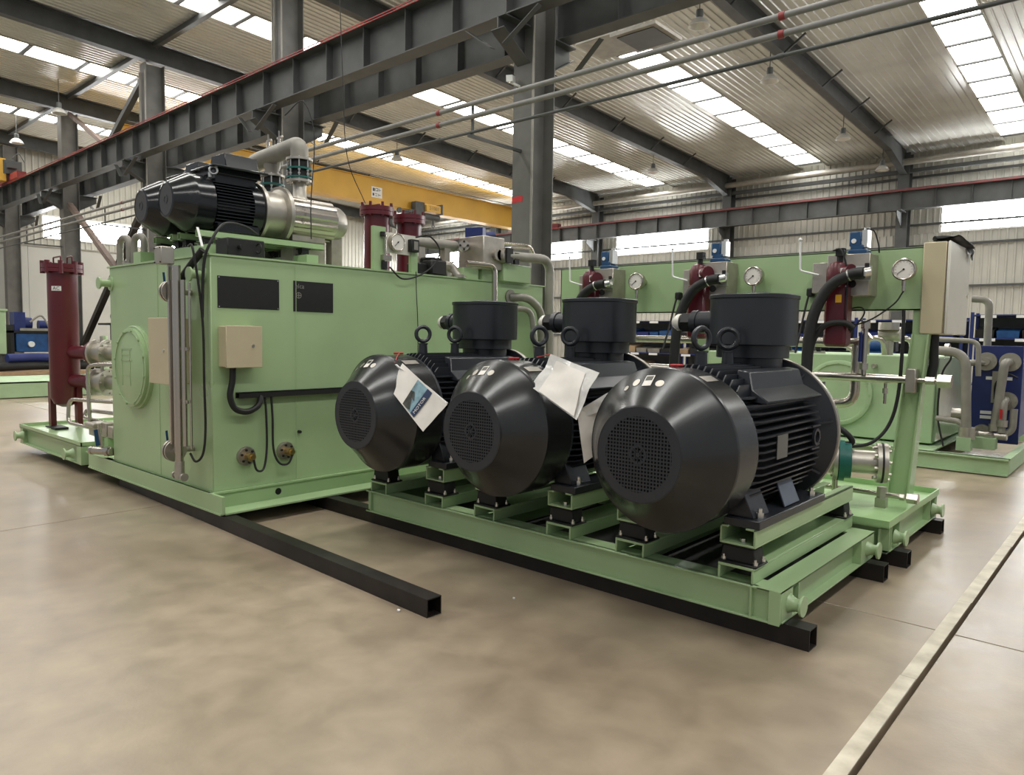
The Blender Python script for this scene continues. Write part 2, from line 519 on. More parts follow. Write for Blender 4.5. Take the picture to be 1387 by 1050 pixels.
# wall columns
wl = ['wall column at the right edge beyond the window', 'wall column between the white window and the blue valve, behind the cabinet', 'wall column right of the long bright window, behind the middle filter',
      'wall column left of the long bright window', 'wall column far left behind the big marked column', 'wall column in the far left corner']
for k, cx in enumerate(CX):
    t = thing('wall_column', wl[k], 'column', (cx, 30.73, 0), 'columns along the far wall')
    m = MB().box(cx - .20, cx + .20, 30.50, 30.52, 0, 8.6).box(cx - .20, cx + .20, 30.94, 30.96, 0, 8.6).box(cx - .008, cx + .008, 30.52, 30.94, 0, 8.6)
    part('column_shaft', m, IRON, t)
    m = MB().ext([(30.5, 6.38), (29.8, 6.38), (29.8, 6.2), (30.5, 5.8)], 'x', cx - .012, cx + .012).box(cx - .15, cx + .15, 29.8, 30.5, 6.37, 6.395)
    part('corbel', m, IRON, t)

# crane girders
def girder(y, z0, z1, label, rail_red, face):
    t = thing('crane_girder', label, 'girder', (-15, y, z0))
    part('web', MB().box(X0 + .1, X1 - .1, y - .006, y + .006, z0 + .02, z1 - .02), IRON, t)
    part('top_flange', MB().box(X0 + .1, X1 - .1, y - .19, y + .19, z1 - .02, z1), IRON, t)
    part('bottom_flange', MB().box(X0 + .1, X1 - .1, y - .15, y + .15, z0, z0 + .02), IRON, t)
    part('crane_rail', MB().box(X0 + .1, X1 - .1, y - .03, y + .03, z1, z1 + .1), IRON, t)
    st = None; x = X0 + .35
    while x < X1 - .3:
        if st is None:
            st = part('stiffener', MB().box(-.006, .006, y - .15, y + .15, z0 + .02, z1 - .02), IRON, t)
            st.location.x = x
        else:
            c = st.copy(); COL.objects.link(c); c.location.x = x
        x += 1.145
    if rail_red:
        m = MB()
        for q in (0, .045): m.box(X0 + .1, X1 - .1, y + face * .20 - .008, y + face * .20 + .008, z1 + .025 - q, z1 + .043 - q)
        part('conductor_bar', m, REDD, t, 'red conductor bars along the top edge')
    return t
girder(8.25, 6.22, 6.95, 'near crane girder with red conductor bars crossing the upper left', True, -1)
girder(9.47, 6.22, 6.95, 'second crane girder just behind the near one, carrying the yellow bridge', False, -1)
girder(30.1, 6.40, 7.10, 'crane girder with a red line along the far windowed wall', True, -1)
m = MB()
for a, b in zip(CX[:-1], CX[1:]): m.beam((a - .2, 8.86, 9.45), (b + .2, 8.86, 9.45), .14, .14)
solo('tie_beam', m, IRON, 'dark tie beam joining the column heads under the roof', 'beam')
def brace(p, q, w, m_, label):
    solo('cross_brace', MB().beam(p, q, w, w), m_, label, 'brace')
brace((-28.5, 8.80, 5.8), (-21.9, 8.80, 1.9), .16, BROWN, 'brown diagonal brace falling right from the column behind the maroon filter')
brace((-21.9, 8.95, 5.7), (-28.5, 8.95, .55), .17, TUBEM, 'black diagonal brace rising right behind the maroon filter tower')
brace((-21.9, 8.86, 8.9), (-25.2, 8.86, 7.2), .16, IRON, 'short dark diagonal brace above the near girder, upper left')
brace((-28.5, 8.86, 8.9), (-25.0, 8.86, 7.2), .12, BROWN, 'thin brown diagonal brace above the near girder, far left')

# service pipes carried on the column row (run along the hall)
for i, (z, r) in enumerate(((4.80, .035), (4.62, .035), (4.40, .022))):
    t = thing('service_pipe', ['topmost of the three grey service pipes in front of the marked column', 'middle one of the three grey service pipes in front of the marked column',
                               'thin lowest service pipe passing beside the marked column'][i], 'pipe', (-15, 7.5, z), 'service pipes under the girder')
    part('pipe_run', MB().cyl((X0 + .2, 7.5, z), (X1, 7.5, z), r, n=12), SPIPE if i < 2 else IRON, t)
    m = MB()
    for x in (-26.1, -20.3, -14.5, -8.2, -3.05): m.cyl((x - .03, 7.5, z), (x + .03, 7.5, z), r + .008, n=12)
    part('pipe_clamp', m, REDD if i < 2 else IRON, t, 'reddish pipe clamps' if i < 2 else None)
m = MB()
for k, x in enumerate(CX[:5]):
    m = MB().beam((x - .04, 7.47, 4.355), (x - .04, 8.60, 4.355), .05, .04).beam((x - .04, 7.55, 4.36), (x - .04, 7.55, 4.86), .03, .03)
    solo('pipe_bracket', m, IRON, 'dark bracket arm for the service pipes, ' + ['right of the frame', 'on the big marked column', 'on the column behind the pipe elbow', 'on the column behind the black motors', 'on the column behind the maroon filter tower'][k], 'bracket', 'pipe brackets on the centre columns')

# roof wires / lamps
LP = [(-7.75, 14.6), (-7.75, 18.4), (-7.75, 24.2), (-7.75, 28.6), (-14.8, 17.0), (-14.8, 24.6), (-21.9, 17.9), (-21.9, 25.0), (-27.0, 8.1), (-32.5, 8.3), (-14.8, 11.5), (-21.9, 11.5)]
LB = ['high bay lamp hanging at the very top right of the roof', 'high bay lamp hanging under the right rafter, upper one', 'high bay lamp hanging under the right rafter, middle one', 'high bay lamp at the foot of the right rafter near the far wall',
      'high bay lamp behind the marked column', 'high bay lamp hanging right of the marked column', 'high bay lamp hanging over the yellow crane bridge', 'high bay lamp near the far wall beyond the crane',
      'high bay lamp hanging above the near girder at left', 'high bay lamp at the far left under the roof', 'high bay lamp hidden above the three pipes', 'high bay lamp above the tank motors']
l0 = thing('high_bay_lamp', LB[0], 'lamp', (LP[0][0], LP[0][1], 8.05), 'high bay lamps', True)
part('rod', MB().cyl((0, 0, .34), (0, 0, 1.10), .012, n=6), IRON, l0)
part('ballast', MB().lathe([(.03, .36), (.075, .34), (.085, .22), (.06, .16)], (0, 0, 0), (0, 0, 1), 14), IRON, l0)
part('shade', MB().lathe([(.06, .18), (.12, .15), (.19, .08), (.235, 0), (.215, 0), (.10, .13)], (0, 0, 0), (0, 0, 1), 20, False, True), LAMPG, l0)
for (x, y), lb in list(zip(LP, LB))[1:]: dup(l0, (x, y, zr(y) - 1.15), lb)
l0.location.z = zr(LP[0][1]) - 1.15

# wall behind: ribbed cladding with window bands
wall = struct('wall_back', MB().box(X0, X1, YB + .06, YB + .12, 0, 8.9), CLAD)
def clad_mesh(w, z0, z1, d=.035, pitch=.25):
    m = MB(); P = []; x = 0
    while x < w - .02:
        P += [(x, 0), (x + pitch * .62, 0), (x + pitch * .72, -d), (x + pitch * .90, -d)]
        x += pitch
    P.append((w, 0)); vs = []
    for px, py in P: vs += [(px, YB + py, z0), (px, YB + py, z1)]
    return m.add(vs, [(2 * i, 2 * i + 1, 2 * i + 3, 2 * i + 2) for i in range(len(P) - 1)])
WINS = [(-35.2, -30.0), (-28.0, -22.95), (-20.75, -15.75), (-6.35, 5.6)]
protos = {}
def clad_at(x, w, z0, z1):
    key = (round(w, 2), z0, z1)
    if key not in protos:
        o = part('cladding_sheet', clad_mesh(w, z0, z1), CLAD, wall); protos[key] = o
    else:
        o = protos[key].copy(); COL.objects.link(o)
    o.location.x = x
x = X0
while x < X1 - .1:
    w = min(1.0, X1 - x)
    clad_at(x, w, 0, 5.62); clad_at(x, w, 6.62, 8.75)
    x += w
solid = []
px = X0
for a, b in WINS: solid.append((px, a)); px = b
solid.append((px, X1))
for a, b in solid:
    x = a
    while x < b - .05:
        w = min(1.0, b - x)
        if w > .15: clad_at(x, w, 5.62, 6.62)
        x += w
for n, (a, b) in enumerate(WINS):
    w = struct('window_%d' % (n + 1), MB().box(a, b, YB - .05, YB + .03, 5.60, 5.66).box(a, b, YB - .05, YB + .03, 6.58, 6.64), WHITE)
    nn = max(1, round((b - a) / 1.0)); st = (b - a) / nn
    for i in range(nn):
        part('pane', MB().box(a + i * st + .02, a + (i + 1) * st - .02, YB - .005, YB + .005, 5.66, 6.58), WINM, w)
        part('mullion', MB().box(a + i * st - .02, a + i * st + .02, YB - .04, YB + .02, 5.66, 6.58), WHITE, w)
for z, lb in ((1.6, 'lowest, near the racks'), (3.6, 'second from the floor'), (5.15, 'just under the windows'), (5.95, 'crossing the windows'), (7.75, 'highest, under the eave')):
    solo('wall_girt', MB().box(X0, X1, YB - .16, YB - .09, z - .04, z + .04), IRON, 'dark horizontal girt along the far ribbed wall, ' + lb, 'girt', 'wall girts')
solo('gutter_pipe', MB().cyl((X0, 30.35, 8.22), (X1, 30.35, 8.22), .12, n=14), GALV, 'large grey pipe along the top of the far wall', 'pipe')
solo('eave_beam', MB().box(X0, X1, 30.6, 30.75, 7.86, 8.0), IRON, 'dark eave beam under the far end of the roof', 'beam')

# end wall at the left
wl_ = struct('wall_left', MB().box(X0 - .12, X0 - .05, YA, YB, 0, 10.4), CLAD)
m0 = MB(); P = []
y = 0
while y < .98:
    P += [(y, 0), (y + .155, 0), (y + .18, .035), (y + .225, .035)]; y += .25
P.append((1.0, 0)); vs = []
def lclad(z0, z1):
    m = MB(); vs = []
    for py, px in P: vs += [(X0 + px, py, z0), (X0 + px, py, z1)]
    return m.add(vs, [(2 * i, 2 * i + 1, 2 * i + 3, 2 * i + 2) for i in range(len(P) - 1)])
pa = pb = pc = None
WL = (10.15, 20.15)
for i in range(int(YA), int(YB) + 1):
    if pa is None:
        pa = part('cladding_sheet', lclad(6.42, 10.2), CLAD, wl_); pb = part('cladding_sheet', lclad(5.05, 5.42), CLAD, wl_); pc = part('cladding_sheet', lclad(5.42, 6.42), CLAD, wl_)
        a, b, c = pa, pb, pc
    else:
        a, b = pa.copy(), pb.copy(); COL.objects.link(a); COL.objects.link(b); c = None
        if not (10 <= i < 20): c = pc.copy(); COL.objects.link(c)
    for o in (a, b, c):
        if o: o.location.y = i + .15
w = struct('window_5', MB().box(X0 - .02, X0 + .05, WL[0], WL[1], 5.40, 5.46).box(X0 - .02, X0 + .05, WL[0], WL[1], 6.36, 6.42), WHITE)
for i in range(10):
    y = WL[0] + i
    part('pane', MB().box(X0 + .005, X0 + .015, y + .02, y + .98, 5.46, 6.36), WINM, w)
    part('mullion', MB().box(X0 - .01, X0 + .04, y - .02, y + .02, 5.46, 6.36), WHITE, w)
y = YA
while y < YB:
    part('partition_panel', MB().box(X0 + .02, X0 + .10, y + .006, min(y + 1.95, YB) - .006, 0, 5.02), PANELW, wl_)
    y += 1.95
m = MB().box(X0 + .02, X0 + .14, YA, YB, 5.02, 5.07)
part('partition_cap', m, GALV, wl_)

# yellow bridge crane
t = thing('bridge_crane', 'yellow crane bridge spanning from the second girder to the far wall', 'crane', (-25, 19.8, 6.95))
part('bridge_box', MB().ext([(9.1, 7.25), (10.3, 6.98), (28.9, 6.98), (30.3, 7.25), (30.3, 7.95), (9.1, 7.95)], 'x', -25.22, -24.78), YELLOW, t, bv=.01)
part('bridge_flange', MB().box(-25.3, -24.7, 10.3, 28.9, 6.95, 6.98).box(-25.3, -24.7, 9.1, 30.3, 7.95, 7.98), YELLOW, t)
for y in (9.47, 30.1):
    part('end_truck', MB().box(-26.4, -23.6, y - .14, y + .14, 7.10, 7.36), YELLOW if y < 20 else MAROON, t)
    part('truck_wheel', MB().cyl((-26.1, y - .05, 7.16), (-26.1, y + .05, 7.16), .12).cyl((-23.9, y - .05, 7.16), (-23.9, y + .05, 7.16), .12), IRON, t)
part('festoon_wire', MB().cyl((-24.6, 9.3, 8.05), (-24.6, 30.0, 8.05), .02, n=6), IRON, t)
def signbars(x, y0, z0, dy, dz):
    m = MB()
    for a, b, c, d in ((.12, .58, .3, .88), (.36, .62, .40, .9), (.40, .85, .62, .90), (.40, .62, .62, .67), (.56, .62, .62, .9), (.70, .62, .74, .9), (.70, .72, .88, .77), (.1, .15, .25, .4), (.34, .15, .55, .2), (.34, .33, .55, .38), (.64, .15, .68, .4), (.68, .25, .86, .3)):
        m.box(x, x + .003, y0 + a * dy, y0 + c * dy, z0 + b * dz, z0 + d * dz)
    return m
sg = part('sign_plate', MB().box(-24.775, -24.765, 18.9, 19.45, 7.18, 7.62), WHITE, t, 'white maker plate with dark lettering')
part('sign_lettering', signbars(-24.764, 18.9, 7.18, .55, .44), PRINTG, sg)
t = thing('crane_hoist', 'black and yellow hoist trolley hanging under the yellow crane bridge', 'hoist', (-25, 21.6, 6.3))
part('trolley', MB().box(-25.25, -24.5, 20.9, 21.5, 6.80, 6.93).box(-24.7, -24.4, 21.0, 21.5, 6.55, 7.28), IRON, t)
part('motor_cover', MB().box(-24.66, -24.3, 21.55, 22.4, 6.90, 7.22), YELLOW, t, 'yellow hoist motor cover', bv=.02)
part('hoist_lettering', textmb('2-1001', .20, (-24.29, 21.97, 7.06), (0, 1, 0), (0, 0, 1)), PRINTG, t)
part('cover_end', MB().box(-24.68, -24.26, 22.4, 22.47, 6.85, 7.3), IRON, t)
part('rope_drum', MB().cyl((-24.5, 21.5, 6.72), (-24.5, 22.4, 6.72), .14), IRON, t)
part('trolley_wheel', MB().cyl((-24.7, 20.3, 6.82), (-24.62, 20.3, 6.82), .12).cyl((-24.7, 20.65, 6.78), (-24.62, 20.65, 6.78), .10).beam((-24.66, 20.2, 6.82), (-24.66, 21.0, 6.8), .05, .05), IRON, t)
part('hook', MB().cyl((-24.5, 22.1, 6.6), (-24.5, 22.1, 6.42), .05).torus((-24.5, 22.1, 6.33), (1, 0, 0), .07, .025, 12, 6), IRON, t)
t = thing('bridge_crane', 'yellow crane end at the far left edge in front of the end wall', 'crane', (-33, 3, 6.95))
part('bridge_box', MB().box(-33.25, -32.75, -7.5, 8.0, 7.02, 7.85), YELLOW, t, bv=.01)
part('end_truck', MB().box(-34.2, -31.8, 8.1, 8.4, 7.06, 7.3), REDD, t, 'reddish end truck on the girder')
part('trolley', MB().box(-33.1, -32.7, 7.9, 8.5, 7.3, 7.8).box(-32.9, -32.5, 8.0, 8.3, 7.5, 7.7), IRON, t)
part('festoon_wire', MB().tube([(-32.7, 8.2, 7.9), (-32.7, 8.4, 8.1), (-32.7, 8.6, 7.8)], .02, 6), IRON, t)
t = thing('roof_fan_unit', 'grey box unit with white frame hanging right of the marked column', 'fan unit', (-8.4, 12.5, 7.0))
part('unit_box', MB().box(-9.1, -8.1, 12.0, 13.0, 7.35, 7.80), GALV, t, bv=.01)
part('unit_frame', MB().box(-8.2, -7.2, 11.9, 12.9, 7.25, 7.31), GALV, t, 'pale intake frame')
part('unit_grille', MB().box(-8.1, -7.3, 12.0, 12.8, 7.235, 7.25), IRON, t)
part('unit_hanger', MB().cyl((-8.9, 12.2, 7.8), (-8.9, 12.2, 9.2), .02, n=6).cyl((-8.3, 12.8, 7.8), (-8.3, 12.8, 9.2), .02, n=6), IRON, t)
t = thing('camera_bracket', 'small white camera fixed high on the marked column', 'camera', (-7.5, 8.5, 5.35))
part('camera_body', MB().obox((-7.62, 8.44, 5.42), (.10, .2, .09), (.2, 0, .5)), WHITE, t)
part('camera_arm', MB().beam((-7.58, 8.6, 5.34), (-7.6, 8.42, 5.36), .03, .03), WHITE, t)
# ============================================================ BEARERS
def sq_tube(p, q, w, label):
    p = Vector(p); q = Vector(q); d = (q - p).normalized(); u = Vector((-d.y, d.x, 0)); t = .006; z = Vector((0, 0, 1)); h = w / 2
    m = MB()
    c0, c1 = p + z * h, q + z * h
    m.beam(c0 + z * (h - t / 2), c1 + z * (h - t / 2), w, t) if False else None
    for a, b in ((z * (h - t / 2), 'h'), (-z * (h - t / 2), 'h'), (u * (h - t / 2), 'v'), (-u * (h - t / 2), 'v')):
        e0, e1 = c0 + a, c1 + a
        uu, zz = (u * h, z * t / 2) if b == 'h' else (u * t / 2, z * (h - t))
        m.add([e + uu * i + zz * j for e in (e0, e1) for i, j in ((-1, -1), (1, -1), (1, 1), (-1, 1))],
              [(0, 1, 2, 3), (7, 6, 5, 4), (0, 4, 5, 1), (1, 5, 6, 2), (2, 6, 7, 3), (3, 7, 4, 0)])
    return solo('square_tube', m, TUBEM, label, 'steel tube', 'black square tubes under the skids')
sq_tube((-7.4, 2.70, 0), (-2.80, 2.555, 0), .10, 'loose black square tube jutting out from under the oil tank')
sq_tube((-6.9, 3.55, 0), (-1.165, 3.55, 0), .105, 'black square tube under the front beam of the motor skid')
sq_tube((-5.9, 4.90, 0), (-1.185, 4.90, 0), .105, 'black square tube under the rear beam of the motor skid')
sq_tube((-5.9, 5.32, 0), (-1.15, 5.32, 0), .105, 'black square tube under the near side of the pump skid')
sq_tube((-5.9, 6.46, 0), (-1.175, 6.46, 0), .105, 'black square tube under the far side of the pump skid')
sq_tube((-9.6, 3.0, 0), (-7.6, 3.0, 0), .105, 'black square tube under the filter skid at left')

# ============================================================ MOTOR SKID
t = thing('motor_skid', 'green channel steel skid carrying the three large grey motors', 'skid', (-2.93, 4.2, .11))
xa, xb, ya, yb, za, zb = -4.57, -1.29, 3.437, 5.0, .108, .276
def chan(m, x0, x1, y0, y1, z0, z1, axis, side, f=.055, tk=.010):
    # C channel: back plate inset, flanges opening to 'side' of the axis
    if axis == 'x':
        ys = (y0, y0 + f) if side < 0 else (y1 - f, y1)
        m.box(x0, x1, ys[0], ys[1], z0, z0 + tk).box(x0, x1, ys[0], ys[1], z1 - tk, z1)
        yw = ys[1] if side < 0 else ys[0]
        m.box(x0, x1, yw - tk / 2, yw + tk / 2, z0, z1)
    else:
        xs = (x0, x0 + f) if side < 0 else (x1 - f, x1)
        m.box(xs[0], xs[1], y0, y1, z0, z0 + tk).box(xs[0], xs[1], y0, y1, z1 - tk, z1)
        xw = xs[1] if side < 0 else xs[0]
        m.box(xw - tk / 2, xw + tk / 2, y0, y1, z0, z1)
    return m
m = chan(MB(), xa, xb, ya, ya + .1, za, zb, 'x', -1, .03)
part('long_beam', m, GREEN, t, bv=.002)
m = chan(MB(), xa, xb, yb - .1, yb, za, zb, 'x', 1, .03)
part('long_beam', m, GREEN, t, bv=.002)
for x0, x1, s in ((xa, xa + .1, -1), (xb - .1, xb, 1)):
    m = chan(MB(), x0, x1, ya + .002, yb - .002, za, zb, 'y', s)
    part('end_beam', m, GREEN, t, bv=.002)
for x in (-3.45, -2.3):
    part('cross_beam', MB().box(x - .03, x + .03, ya + .06, yb - .06, za + .02, zb - .02), GREEN, t)
part('shade_pan', MB().box(xa + .10, xb - .14, ya + .06, yb - .10, .112, .118), BLACK, t, 'added black plate standing in for shade between the beams')  # black sheet added in place of the deep shade under the skid
part('deck_strip', MB().box(xa, xb, ya + .02, ya + .14, zb - .008, zb).box(xa, xb, yb - .14, yb - .02, zb - .008, zb).box(xb - .12, xb, ya, yb, zb - .007, zb + .001), GREEN, t)
def web_plates(m, x, y0, y1, z0, z1):
    for y in (y0, y1): m.box(x - .055, x - .002, y - .005, y + .005, z0, z1)
    return m
m = MB()
for y in (ya + .004, ya + .25, yb - .26, yb - .006): m.box(xb - .056, xb - .001, y - .005, y + .005, za, zb)
for x in (xb - .15, xb - .01): m.box(x - .005, x + .005, ya + .001, ya + .03, za, zb)
m.box(xb - .012, xb - .002, ya + .002, ya + .17, za, zb)
m.box(xb - .012, xb - .002, yb - .26, yb - .002, za, zb)
part('stiffener_plate', m, GREEN, t)
def trunnion(parent, x, y, z, d, R=.052, r=.032, L=.075, n=20):
    return part('lifting_trunnion', MB().lathe([(R * .95, 0), (r + .004, L * .35), (r, L * .5), (r, L - .014), (R, L - .012), (R, L)], (x, y, z), d, n), GREEN, parent)
trunnion(t, xb - .005, ya + .13, .190, (1, 0, 0)); trunnion(t, xb - .005, yb - .13, .190, (1, 0, 0))
trunnion(t, xa + .005, ya + .13, .190, (-1, 0, 0)); trunnion(t, xa + .005, yb - .13, .190, (-1, 0, 0))
# rails
MX = [-1.845, -2.985, -4.115]
for mx in MX:
    for s, cx in ((-1, mx - .315), (1, mx + .315)):
        a, b = cx - .095, cx + .095
        m = MB().box(a, b, 3.452, 5.03, .342, .356).box(a, a + .012, 3.452, 5.03, .276, .342).box(b - .012, b, 3.452, 5.03, .276, .342)
        lr = part('lower_rail', m, GREEN, t, bv=.002)
        m = MB().box(a, b, 3.462, 5.01, .456, .468).box(a, a + .010, 3.462, 5.01, .468, .552).box(b - .012, b, 3.462, 5.01, .468, .552)
        m.box(a, a + .045, 3.462, 5.01, .542, .552).box(b - .055, b, 3.462, 5.01, .542, .552)
        part('upper_rail', m, GREEN, t, bv=.002)
        for y in (3.53, 4.93):
            m = MB().box(a - .004, b + .012, y - .075, y + .075, .356, .368)
            m.ext([(cx - .094, .368), (cx + .094, .368), (cx + .082, .446), (cx - .082, .446)], 'y', y - .055, y + .055)
            m.box(a + .01, b - .01, y - .065, y + .065, .446, .456)
            mo = part('rubber_mount', m, BLACK, t, bv=.004)
            m = MB()
            for dx, dy in ((-.075, -.052), (.092, -.052), (.092, .045)): m.hexa((cx + dx, y + dy, .368), (cx + dx, y + dy, .384), .012).cyl((cx + dx, y + dy, .384), (cx + dx, y + dy, .396), .007, n=8)
            m.hexa((cx + .01, y - .02, .468), (cx + .01, y - .02, .486), .016)
            part('mount_bolt', m, ZINC, mo)

# ============================================================ BIG MOTOR (local frame: axis x=0, fan face y=0, feet z=0, shaft z=.385)
AZ = .385
mo = thing('electric_motor', 'nearest large charcoal motor, rightmost of the three on the green skid', 'motor', (0, 0, 0), 'three large charcoal motors', True)
prof = [(.232, 0), (.238, .004), (.240, .012), (.402, .198), (.418, .207), (.420, .222), (.414, .226), (.414, .44), (.408, .44), (.400, .23)]
part('fan_cover', MB().lathe(prof, (0, 0, AZ), (0, 1, 0), 72, False, False), COVER, mo)
# grille: perforated plate with square holes
m = MB(); Rg = .186; p = .0178
m.ring((0, .001, AZ), (0, 1, 0), .236, Rg, .004, 64)
n = int(Rg / p) + 1
def keep(x, z): return math.hypot(x, z) <= Rg + .010
for i in range(-n, n + 1):
    x = i * p; L = math.sqrt(max(0, Rg * Rg - x * x))
    if L > .005:
        m.box(x - .0036, x + .0036, .001, .003, AZ - L - .003, AZ + L + .003)
        m.box(-L - .003, L + .003, .0012, .0032, AZ + x - .0036, AZ + x + .0036)
m.ring((0, 0, AZ), (0, 1, 0), .050, .038, .004, 10)
for k in range(8):
    a = k * PI / 4
    m.beam((math.cos(a) * .012, .002, AZ + math.sin(a) * .012), (math.cos(a) * .04, .002, AZ + math.sin(a) * .04), .010, .004)
m.cyl((0, 0, AZ), (0, .004, AZ), .012)
part('fan_grille', m, MOTOR, mo)
part('fan_cavity', MB().cyl((0, .02, AZ), (0, .03, AZ), .225, n=32), HOLE, mo)
m = MB()
for k in range(7):
    a = k * 2 * PI / 7
    m.obox((math.cos(a) * .10, .05, AZ + math.sin(a) * .10), (.15, .03, .012), (0, -a, 0))
m.cyl((0, .03, AZ), (0, .07, AZ), .05)
part('fan', m, MOTOR, mo)
part('stator_frame', MB().cyl((0, .40, AZ), (0, 1.49, AZ), .325, n=48), MOTOR, mo)
part('end_shield', MB().lathe([(.33, .36), (.40, .36), (.405, .37), (.405, .47), (.36, .50), (.33, .52)], (0, 0, AZ), (0, 1, 0), 48, False, False), MOTOR, mo)
part('drive_end_flange', MB().lathe([(.30, 1.43), (.36, 1.47), (.452, 1.500), (.452, 1.54), (.2, 1.545)], (0, 0, AZ), (0, 1, 0), 72, False, True), MOTOR, mo)
part('flange_rim', MB().lathe([(.450, 1.502), (.460, 1.503), (.462, 1.507), (.462, 1.533), (.460, 1.537), (.450, 1.538)], (0, 0, AZ), (0, 1, 0), 72, False, False), STEELW, mo, 'bare machined edge of the drive end flange')
m = MB()
for k in range(8):
    a = k * PI / 4 + .2
    m.beam((math.cos(a) * .31, 1.40, AZ + math.sin(a) * .31), (math.cos(a) * .43, 1.495, AZ + math.sin(a) * .43), .03, .014)
part('flange_rib', m, MOTOR, mo)
# fins: horizontal side fins, one mesh per height and mirrored; top fins upright
Re = .412
def finpoly(x0, x1, y0=.50, y1=1.44, c=.035):
    return [(x0, y0), (x1 - c, y0), (x1, y0 + c * 1.6), (x1, y1 - c * 2), (x1 - c, y1), (x0, y1)]
zs = [-.275 + i * .0385 for i in range(16)]
for z in zs:
    if z > .28: continue
    x1 = math.sqrt(Re * Re - z * z) if z < .20 else math.sqrt(Re * Re - z * z) + .0
    x0 = math.sqrt(max(.001, .315 ** 2 - z * z))
    pl = finpoly(x0, min(x1, .40))
    for s in (1, -1):
        mm = MB().ext([(s * q[0], q[1]) for q in pl], 'z', AZ + z - .0045, AZ + z + .0045)
        part('cooling_fin', mm, MOTOR, mo)
for i in range(-7, 8):
    x = i * .038
    if abs(x) > .28: continue
    zt = math.sqrt(Re * Re - x * x) + .015; z0 = math.sqrt(.315 ** 2 - x * x)
    mm = MB().ext([(.48, AZ + z0), (.50, AZ + zt - .03), (.53, AZ + zt), (1.38, AZ + zt), (1.44, AZ + z0)], 'x', x - .0045, x + .0045)
    part('cooling_fin', mm, MOTOR, mo)
m = MB()
for s in (-1, 1):
    P_ = [(s * a, AZ + b) for a, b in ((.19, .405), (.262, .395), (.285, .305), (.385, .245), (.372, .232), (.28, .24), (.20, .30))]
    n = len(P_); c_ = [(.66, .66, .645, .62, .62, .62, .66)[i] for i in range(n)]; d_ = [1.36, 1.36, 1.38, 1.42, 1.42, 1.42, 1.36]
    m.add([(q[0], c_[i], q[1]) for i, q in enumerate(P_)] + [(q[0], d_[i], q[1]) for i, q in enumerate(P_)],
          [tuple(range(n)), tuple(range(2 * n - 1, n - 1, -1))] + [(i, i + n, (i + 1) % n + n, (i + 1) % n) for i in range(n)])
part('shoulder_block', m, MOTOR, mo, bv=.006)
# feet
for s in (-1, 1):
    m = MB().box(min(s * .235, s * .425), max(s * .235, s * .425), .47, 1.42, 0, .045)
    for y0 in (.50,):
        m.ext([(s * .24, .045), (s * .38, .045), (s * .31, .20), (s * .22, .20)], 'y', y0, y0 + .20)
    ft = part('foot', m, MOTOR, mo, bv=.004)
    m = MB()
    for y in (.56, 1.30): m.hexa((s * .385, y, .045), (s * .385, y, .070), .020).cyl((s * .385, y, .07), (s * .385, y, .092), .012, n=10)
    part('foot_bolt', m, ZINC, ft)
# pale blue guard tab seen on the foot, right side
part('foot_cover', MB().add([(.395, .86, .05), (.395, 1.07, .05), (.33, 1.10, .17), (.33, .90, .17), (.40, .86, .055), (.40, 1.07, .055), (.335, 1.10, .175), (.335, .90, .175)],
     [(0, 1, 2, 3), (7, 6, 5, 4), (0, 4, 5, 1), (1, 5, 6, 2), (2, 6, 7, 3), (3, 7, 4, 0)]), mat('grey_blue_tab', (.10, .12, .16), .4, var=.1), mo, 'blue grey web between foot and frame')
# eye bolts
for x, y, rz in ((0, .62, 1.95), (0, .95, -.35)):
    m = MB().cyl((x, y, AZ + .40), (x, y, AZ + .49), .036, .032, 12).hexa((x, y, AZ + .49), (x, y, AZ + .50), .038)
    m.torus((x, y, AZ + .568), (math.sin(rz), math.cos(rz), 0), .054, .015, 28, 8)
    part('eye_bolt', m, MOTOR, mo)
# terminal box
cx, cy = 0.0, 1.29
def sq(R, n=56, e=2.7, k=1.0):
    P = []
    for i in range(n):
        a = 2 * PI * i / n; c, s_ = math.cos(a), math.sin(a)
        r = R / (abs(c) ** e + abs(s_) ** e) ** (1 / e)
        P.append((cx + r * c, cy + r * s_ * k))
    return P
part('terminal_neck', MB().ext(sq(.165), 'z', AZ + .36, AZ + .475).ext(sq(.200), 'z', AZ + .455, AZ + .535), MOTOR, mo, bv=.003)
m = MB().ext(sq(.242), 'z', AZ + .530, AZ + .815)
part('terminal_box', m, MOTOR, mo, bv=.006)
tl = part('terminal_lid', MB().ext(sq(.248), 'z', AZ + .807, AZ + .833).box(cx - .02, cx + .14, cy - .14, cy + .1, AZ + .833, AZ + .841), MOTOR, mo, bv=.004)
gy, gz = cy + .0, AZ + .67
m = MB().cyl((cx - .20, gy, gz), (cx - .405, gy, gz), .070, n=24).cyl((cx - .36, gy, gz), (cx - .40, gy, gz), .077, n=24)
gl = part('cable_gland', m, MOTOR, mo)
part('gland_nut', MB().hexa((cx - .405, gy, gz), (cx - .465, gy, gz), .068).cyl((cx - .465, gy, gz), (cx - .485, gy, gz), .055), BLACK, gl)
part('gland_cap', MB().lathe([(.055, 0), (.055, .025), (.042, .045), (.03, .06)], (cx - .485, gy, gz), (-1, 0, 0), 20), CABW, gl, 'pale plastic cap on the cable gland')
